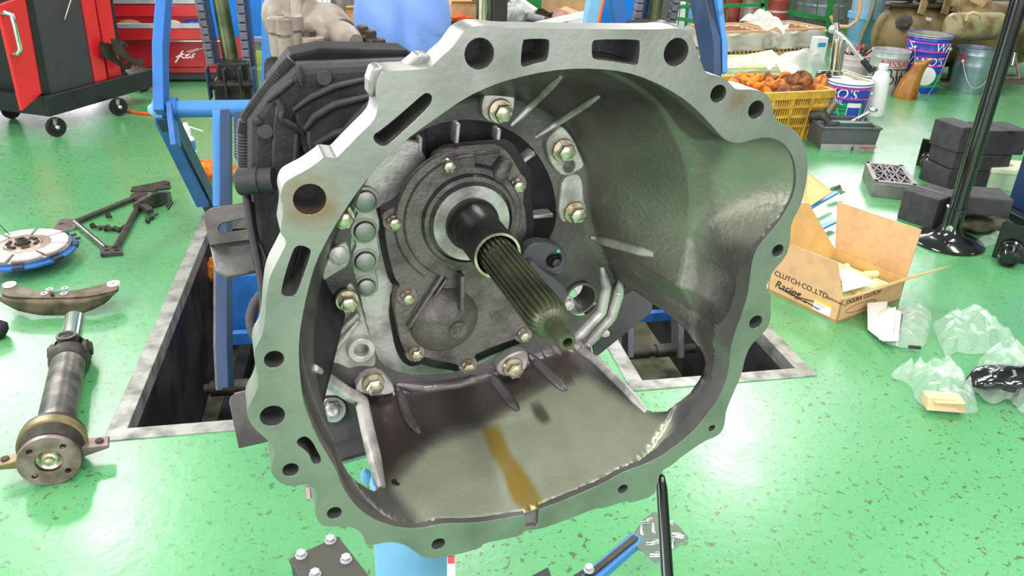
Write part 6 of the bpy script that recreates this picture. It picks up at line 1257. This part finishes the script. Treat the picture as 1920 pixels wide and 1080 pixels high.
put('port_boss', MB().lathe(PD(1695,42,Dc-.36), (CAMP-A_), [(.07,-.1),(.07,.02),(.04,.03),(.04,.06)], 8), M['iron'], ct); put('name_plate', MB().slab([PD(1736,34,Dc-.36), PD(1746,36,Dc-.36), PD(1746,40,Dc-.36), PD(1736,38,Dc-.36)], ez*.01), M['silver'], ct, smooth=0)
for x, y, r_ in ((1690,-8,.10),(1735,-6,.08),(1760,2,.07)): put('compressor_head', MB().lathe(PD(x,y+8,Dc-.1), ez, [(r_,0),(r_*1.1,.03),(r_,.05),(r_*1.1,.08),(r_,.1),(r_*1.1,.13),(r_*.8,.2)], 20), M['iron'], ct, smooth=30)
put('pulley', MB().lathe(PD(1828,-4,Dc-.35), (CAMP-A_), [(.001,0),(.03,.01),(.09,.0),(.10,.02),(.10,-.03),(.09,-.02)], 28), mat('tan_pulley', '#a08860', .5), ct); put('motor_box', MB().slab([PD(1797,24,Dc-.38), PD(1860,26,Dc-.38), PD(1862,-20,Dc-.3), PD(1800,-20,Dc-.3)], Vector((0,.2,0))), M['tank'], ct, smooth=0, bev=.006)
wl = PD(1866,134,Dc-.3); put('wheel', MB().lathe(wl, (CAMP-A_), [(.03,-.03),(.085,-.03),(.085,.02),(.06,.025),(.055,.01),(.02,.01),(.02,.03)], 28), mat('tan_wheel', '#8e7a58', .6), ct, smooth=35)
for (x0,y0,x1,y1) in ((1745,118,1752,142),(1790,122,1786,146)): put('foot', MB().bar(PD(x0,y0,Dc), PD(x1,y1+4,Dc), .08, .05), M['iron'], ct)
for (x0,y0,x1,y1) in ((1875,130,1902,100),(1902,100,1912,146),(1876,146,1925,146)): put('leg_tube', MB().cyl(PD(x0,y0,Dc-.2), PD(x1,y1,Dc-.2), .013, 10), M['rust'], ct)
put('drain_valve', MB().cyl(PD(1902,100,Dc-.22), PD(1897,124,Dc-.22), .022, 12), M['chrome'], ct)
tag(put('oil_stain', MB().prism([tuple(G(x, y)[:2]) for x, y in ((1735,160),(1760,148),(1900,140),(1935,150),(1930,158),(1860,158),(1780,163))], [], .0005, .002), mat('greasy_dirt', '#6a6254', .7, 0, .3, 10), smooth=0), 'thin layer of grey brown dirt on the floor under the compressor', 'dirt', kind='stuff')
bc = PD(1914, 10, Dc-.4); bct = thing('blue_white_can', tuple(bc), 'blue and white can on the right end of the compressor', 'can'); put('can_body', MB().lathe(bc-ez*.11, ez, [(.075,0),(.08,.01),(.08,.4),(.05,.43)], 24), M['blue_bright'], bct, smooth=30); put('can_band', MB().lathe(bc-ez*.02, ez, [(.081,0),(.081,.05)], 24, (False, False)), M['white'], bct)
# ================================================================== clutter between the lifts, and the mechanic
def cbox(name, x0, y0, x1, y1, Y, d, m, label, cat, tilt=0, flap=True):
    a = PY(x0, y1, Y); b = PY(x1, y0, Y); t = thing(name, ((a.x+b.x)/2, Y, 0), label, cat)
    put('carton_body' if flap else 'body', MB().box((a.x, Y, max(0, a.z)), (b.x, Y+d, b.z)), m, t, smooth=0, bev=.004)
    if flap: put('carton_flap', MB().slab([Vector((a.x, Y, b.z)), Vector((b.x, Y, b.z)), Vector((b.x, Y-.06, b.z+.03)), Vector((a.x, Y-.06, b.z+.03))], ez*.004), m, t, smooth=0)
    return t
tag(put('workbench', MB().box((PY(835, 40, 7.0).x, 7.0, 0), (PY(1115, 40, 7.0).x, 7.9, PY(960, 50, 7.0).z-.01)), mat('dark_bench', '#2c2a28', .7), smooth=0, bev=.01), 'low dark workbench carrying the clutter between the lifts', 'bench')
cbox('cardboard_carton', 846, 8, 893, 40, 7.3, .3, M['card'], 'brown cardboard carton just right of the mechanic', 'carton')
cbox('cardboard_carton', 1030, -20, 1112, 24, 7.5, .35, M['card'], 'tan cardboard carton at the back of the workbench', 'carton')
pkc = G(1055, 52, PY(960, 50, 7.0).z); cb_ = thing('pink_carton', tuple(pkc), 'pinkish worn carton leaning on the workbench', 'carton')
put('carton_body', MB().slab([PY(1033,54,7.15), PY(1066,54,7.15), PY(1082,30,7.2), PY(1050,17,7.2)], Vector((0,.15,.0))), mat('pinkish_card', '#b98c80', .7, 0, .3, 10), cb_, smooth=0, bev=.004); put('carton_top', MB().slab([PY(1050,17,7.2), PY(1082,30,7.2), PY(1090,24,7.35), PY(1060,12,7.35)], ez*.004), M['card'], cb_, smooth=0)
wbk = thing('white_block', tuple(PY(1085, 50, 7.1)), 'white paper pack at the right end of the workbench', 'pack'); put('pack_body', MB().slab([PY(1064,55,7.1), PY(1104,55,7.1), PY(1104,30,7.12), PY(1072,32,7.12)], Vector((0,.1,0))), M['white'], wbk, smooth=0, bev=.006); put('pack_fold', MB().bar(PY(1090,54,7.09), PY(1091,31,7.11), .006, .006), M['paper'], wbk)
tag(put('white_strip', MB().bar(PY(980,52,7.05), PY(1106,24,7.05), .02, .05), M['white'], smooth=0), 'long white strip lying slantwise across the workbench', 'strip')
rl = thing('wrapped_roll', tuple(PY(963, 50, 7.2)), 'grey roll wrapped in shiny clear plastic on the workbench', 'roll'); mb, _l = crumple((0,0,0), .115, (1.05,.7,1.0), 77, 28, 18, .12); q_ = PY(963, 26, 7.25); mb.v = [p+q_ for p in mb.v]; put('roll_core', mb, mat('grey_wrapped', '#8f9692', .25, 0, .4, 14, col2='#d8dedb', bump=.6, bscale=25, coat=.6), rl, smooth=40); put('roll_wrap', MB().lathe(q_-ez*.1, ez, [(.10,0),(.125,.05),(.125,.15),(.08,.2)], 20, (False, False)), M['clear'], rl, smooth=20)
wcn = thing('white_long_carton', tuple(PY(985, 10, 7.4)), 'long white carton lying on the wrapped roll', 'carton'); put('carton_body', MB().bar(PY(962,-4,7.3), PY(1002,24,7.2), .10, .07), M['white'], wcn, smooth=0, bev=.004); put('carton_label', MB().bar(PY(962,-6,7.26), PY(970,0,7.24), .06, .06), M['paper'], wcn, smooth=0)
gt_ = thing('grey_tube', tuple(PY(1005, 36, 7.2)), 'grey tube lying in front of the white carton', 'tube'); put('tube_body', MB().cyl(PY(988,30,7.15), PY(1020,38,7.15), .035, 20), mat('grey_tube_paint', '#8b8b8c', .4), gt_); put('tube_end', MB().cyl(PY(1019,37.5,7.15), PY(1024,39,7.15), .038, 20), M['iron'], gt_)
rag_ = crumple((0,0,0), .06, (1.3,.8,.7), 91)[0]; q_ = PY(1030, 40, 7.3); rag_.v = [p+q_ for p in rag_.v]; tag(put('red_cloth', rag_, mat('dark_red_cloth', '#6c2a24', .9), smooth=70), 'dark red cloth behind the slanting white strip', 'cloth')
rag_ = crumple((0,0,0), .06, (1.5,.8,.5), 92)[0]; q_ = PY(862, 33, 7.2); rag_.v = [p+q_ for p in rag_.v]; tag(put('orange_cloth', rag_, mat('vivid_orange_cloth', '#d8582a', .9), smooth=70), 'orange cloth in front of the brown carton by the mechanic', 'cloth')
tag(put('cream_post', MB().box((PY(894,50,7.1).x, 6.9, 0), (PY(902,50,7.1).x, 6.98, 1.8)), mat('cream_paint', '#ded9b8', .5), smooth=0, bev=.004), 'narrow cream post right of the mechanic', 'post')
tag(put('black_locker', MB().box((PY(915,50,7.1).x, 6.8, 0), (PY(939,50,7.1).x, 6.99, 1.8)), mat('near_black', '#22231f', .6), smooth=0, bev=.006), 'black upright locker edge behind the flange', 'locker')
tag(put('green_stalks', MB().tube([PY(903,60,6.85), PY(905,10,6.85), PY(908,-40,6.85)], .008, 8).tube([PY(909,60,6.85), PY(912,10,6.85), PY(905,-40,6.85)], .006, 8), mat('pale_green_wire', '#7f9468', .5)), 'pale green cables hanging beside the black locker', 'cable')
gp_ = thing('green_parts_rack', tuple(PY(1000, 0, 8.6)), 'dark green rack with a tan shelf far behind the workbench', 'rack'); put('rack_side', MB().box((PY(985,0,8.6).x, 8.6, 0), (PY(1030,0,8.6).x, 8.9, 1.6)), M['green'], gp_, smooth=0, bev=.01); put('rack_shelf', MB().box((PY(940,0,8.6).x, 8.55, .25), (PY(1060,0,8.6).x, 8.9, .3)), M['iron'], gp_, smooth=0)
rk = thing('grey_cupboard', tuple(PY(560, 0, 8.4)), 'dim grey cupboard far behind the shift tower', 'cupboard'); c0_ = PY(500,40,8.4); c1_ = PY(670,40,8.4); put('cupboard_body', MB().box((c0_.x, 8.4, 0), (c1_.x, 8.9, 1.8)), mat('dim_grey', '#7c7f78', .6), rk, smooth=0, bev=.01); put('cupboard_door', MB().box((c0_.x+.05, 8.38, .1), (c1_.x-.05, 8.4, 1.7)), mat('dim_grey2', '#70736c', .6), rk, smooth=0)
cbox('orange_carton', 640, 20, 672, 190, 6.6, .3, mat('orange_card', '#c98a5a', .7), 'orange brown carton half hidden by the mechanic', 'carton')
# mechanic seen from behind, legs and seat in view
pz = PL(757, 97, (0, 0, .76), ez); fx = Vector((pz.x, pz.y+.02, 0)); fwd = Vector((pz.x, pz.y, 0)).normalized(); sx_ = Vector((fwd.y, -fwd.x, 0))
me_ = thing('person', tuple(fx), 'person in stained pale blue work trousers standing behind the gearbox, only the seat in view', 'person')
PP = lambda x, y, z: fx+sx_*x+fwd*y+ez*z
def skin(name, nodes, edges, m, par, lv=2):
    I = par.matrix_world.inverted(); me = bpy.data.meshes.new(name); me.from_pydata([tuple(I @ PP(*n[:3])) for n in nodes], edges, []); o = bpy.data.objects.new(name, me); COL.objects.link(o); o.parent = par; me.materials.append(m)
    sk = o.modifiers.new('skin', 'SKIN'); sk.use_smooth_shade = True
    for i, n in enumerate(nodes): me.skin_vertices[0].data[i].radius = (n[3], n[4] if len(n) > 4 else n[3]); me.skin_vertices[0].data[i].use_root = (i == 0)
    s = o.modifiers.new('sub', 'SUBSURF'); s.levels = lv; s.render_levels = lv; return o
rings_ = []
def tro(u, v):   # trousers: waist to crotch as one tube with the seat cleft
    a = 2*PI*u; z = 1.06-.33*v; w = .165+.035*math.sin(PI*min(1, v*1.0))+.01*v; d = .115+.035*math.sin(PI*v*.9)
    cx = math.cos(a)*w; cy = math.sin(a)*d; cl_ = math.exp(-(cx/.028)**2)*.035*min(1, v*1.6)*(1 if cy < 0 else .4)
    return PP(cx, cy+(cl_ if cy < 0 else -cl_)+.003*math.sin(40*z+6*a), z)
put('trouser_seat', MB().grid(tro, 64, 22), M['denim_person'] if 'denim_person' in M else M['denim'], me_, smooth=80)
for s in (-1, 1):
    def lgf(u, v, s=s):
        a = 2*PI*u; z = .84-.78*v; r = .106-.036*min(1, v*1.3); return PP(s*(.098+.03*v)+math.cos(a)*r, .0+math.sin(a)*(r*1.12)-.005+.02*math.sin(PI*v)+.004*math.sin(50*z+4*a)*v, z)
    put('trouser_leg', MB().grid(lgf, 32, 30), M['denim'], me_, smooth=80)
    skin('shoe', [(s*.13,-.06,.045,.045),(s*.13,.03,.05,.05),(s*.135,.12,.04,.045),(s*.14,.19,.03,.03)], [(0,1),(1,2),(2,3)], M['tyre'], me_)
bo = skin('work_shirt', [(0,0,1.0,.15,.11),(0,0,1.15,.14,.10),(0,.02,1.32,.16,.11),(0,.02,1.45,.10,.08),(.17,.02,1.42,.065),(.25,.06,1.2,.05),(.2,.25,1.05,.042),(-.17,.02,1.42,.065),(-.25,.06,1.2,.05),(-.2,.25,1.05,.042)], [(0,1),(1,2),(2,3),(3,4),(4,5),(5,6),(3,7),(7,8),(8,9)], M['denim'], me_)
SK = mat('skin', '#c99a7c', .55); hd_ = skin('head', [(0,.02,1.46,.055),(0,.03,1.54,.06),(0,.05,1.62,.085,.10),(0,.05,1.70,.08,.095),(0,.05,1.74,.05)], [(0,1),(1,2),(2,3),(3,4)], SK, me_)
put('hair', MB().sphere(PP(0,.035,1.68), .098, 20, 12, (1,1.1,.9)), M['tyre'], hd_)
for s in (-1, 1):
    skin('hand', [(s*.2,.25,1.05,.03),(s*.19,.32,1.03,.035,.02),(s*.185,.37,1.02,.03,.016)], [(0,1),(1,2)], SK, me_)
    for k in range(5): skin('finger', [(s*(.165+.018*k),.36 if k else .3,1.02,.009),(s*(.16+.019*k),.40 if k else .34,1.005,.009),(s*(.16+.019*k),.425 if k else .365,.985,.008)], [(0,1),(1,2)], SK, me_, 1)
    put('ear', MB().sphere(PP(s*.088,.05,1.63), .022, 10, 8, (.5,.8,1.2)), SK, hd_)
for x, z, r_, o_ in ((.045,.93,.014,1),(.075,.885,.012,1),(-.06,.85,.009,1),(.12,.87,.012,1),(.03,.80,.006,1)): pass
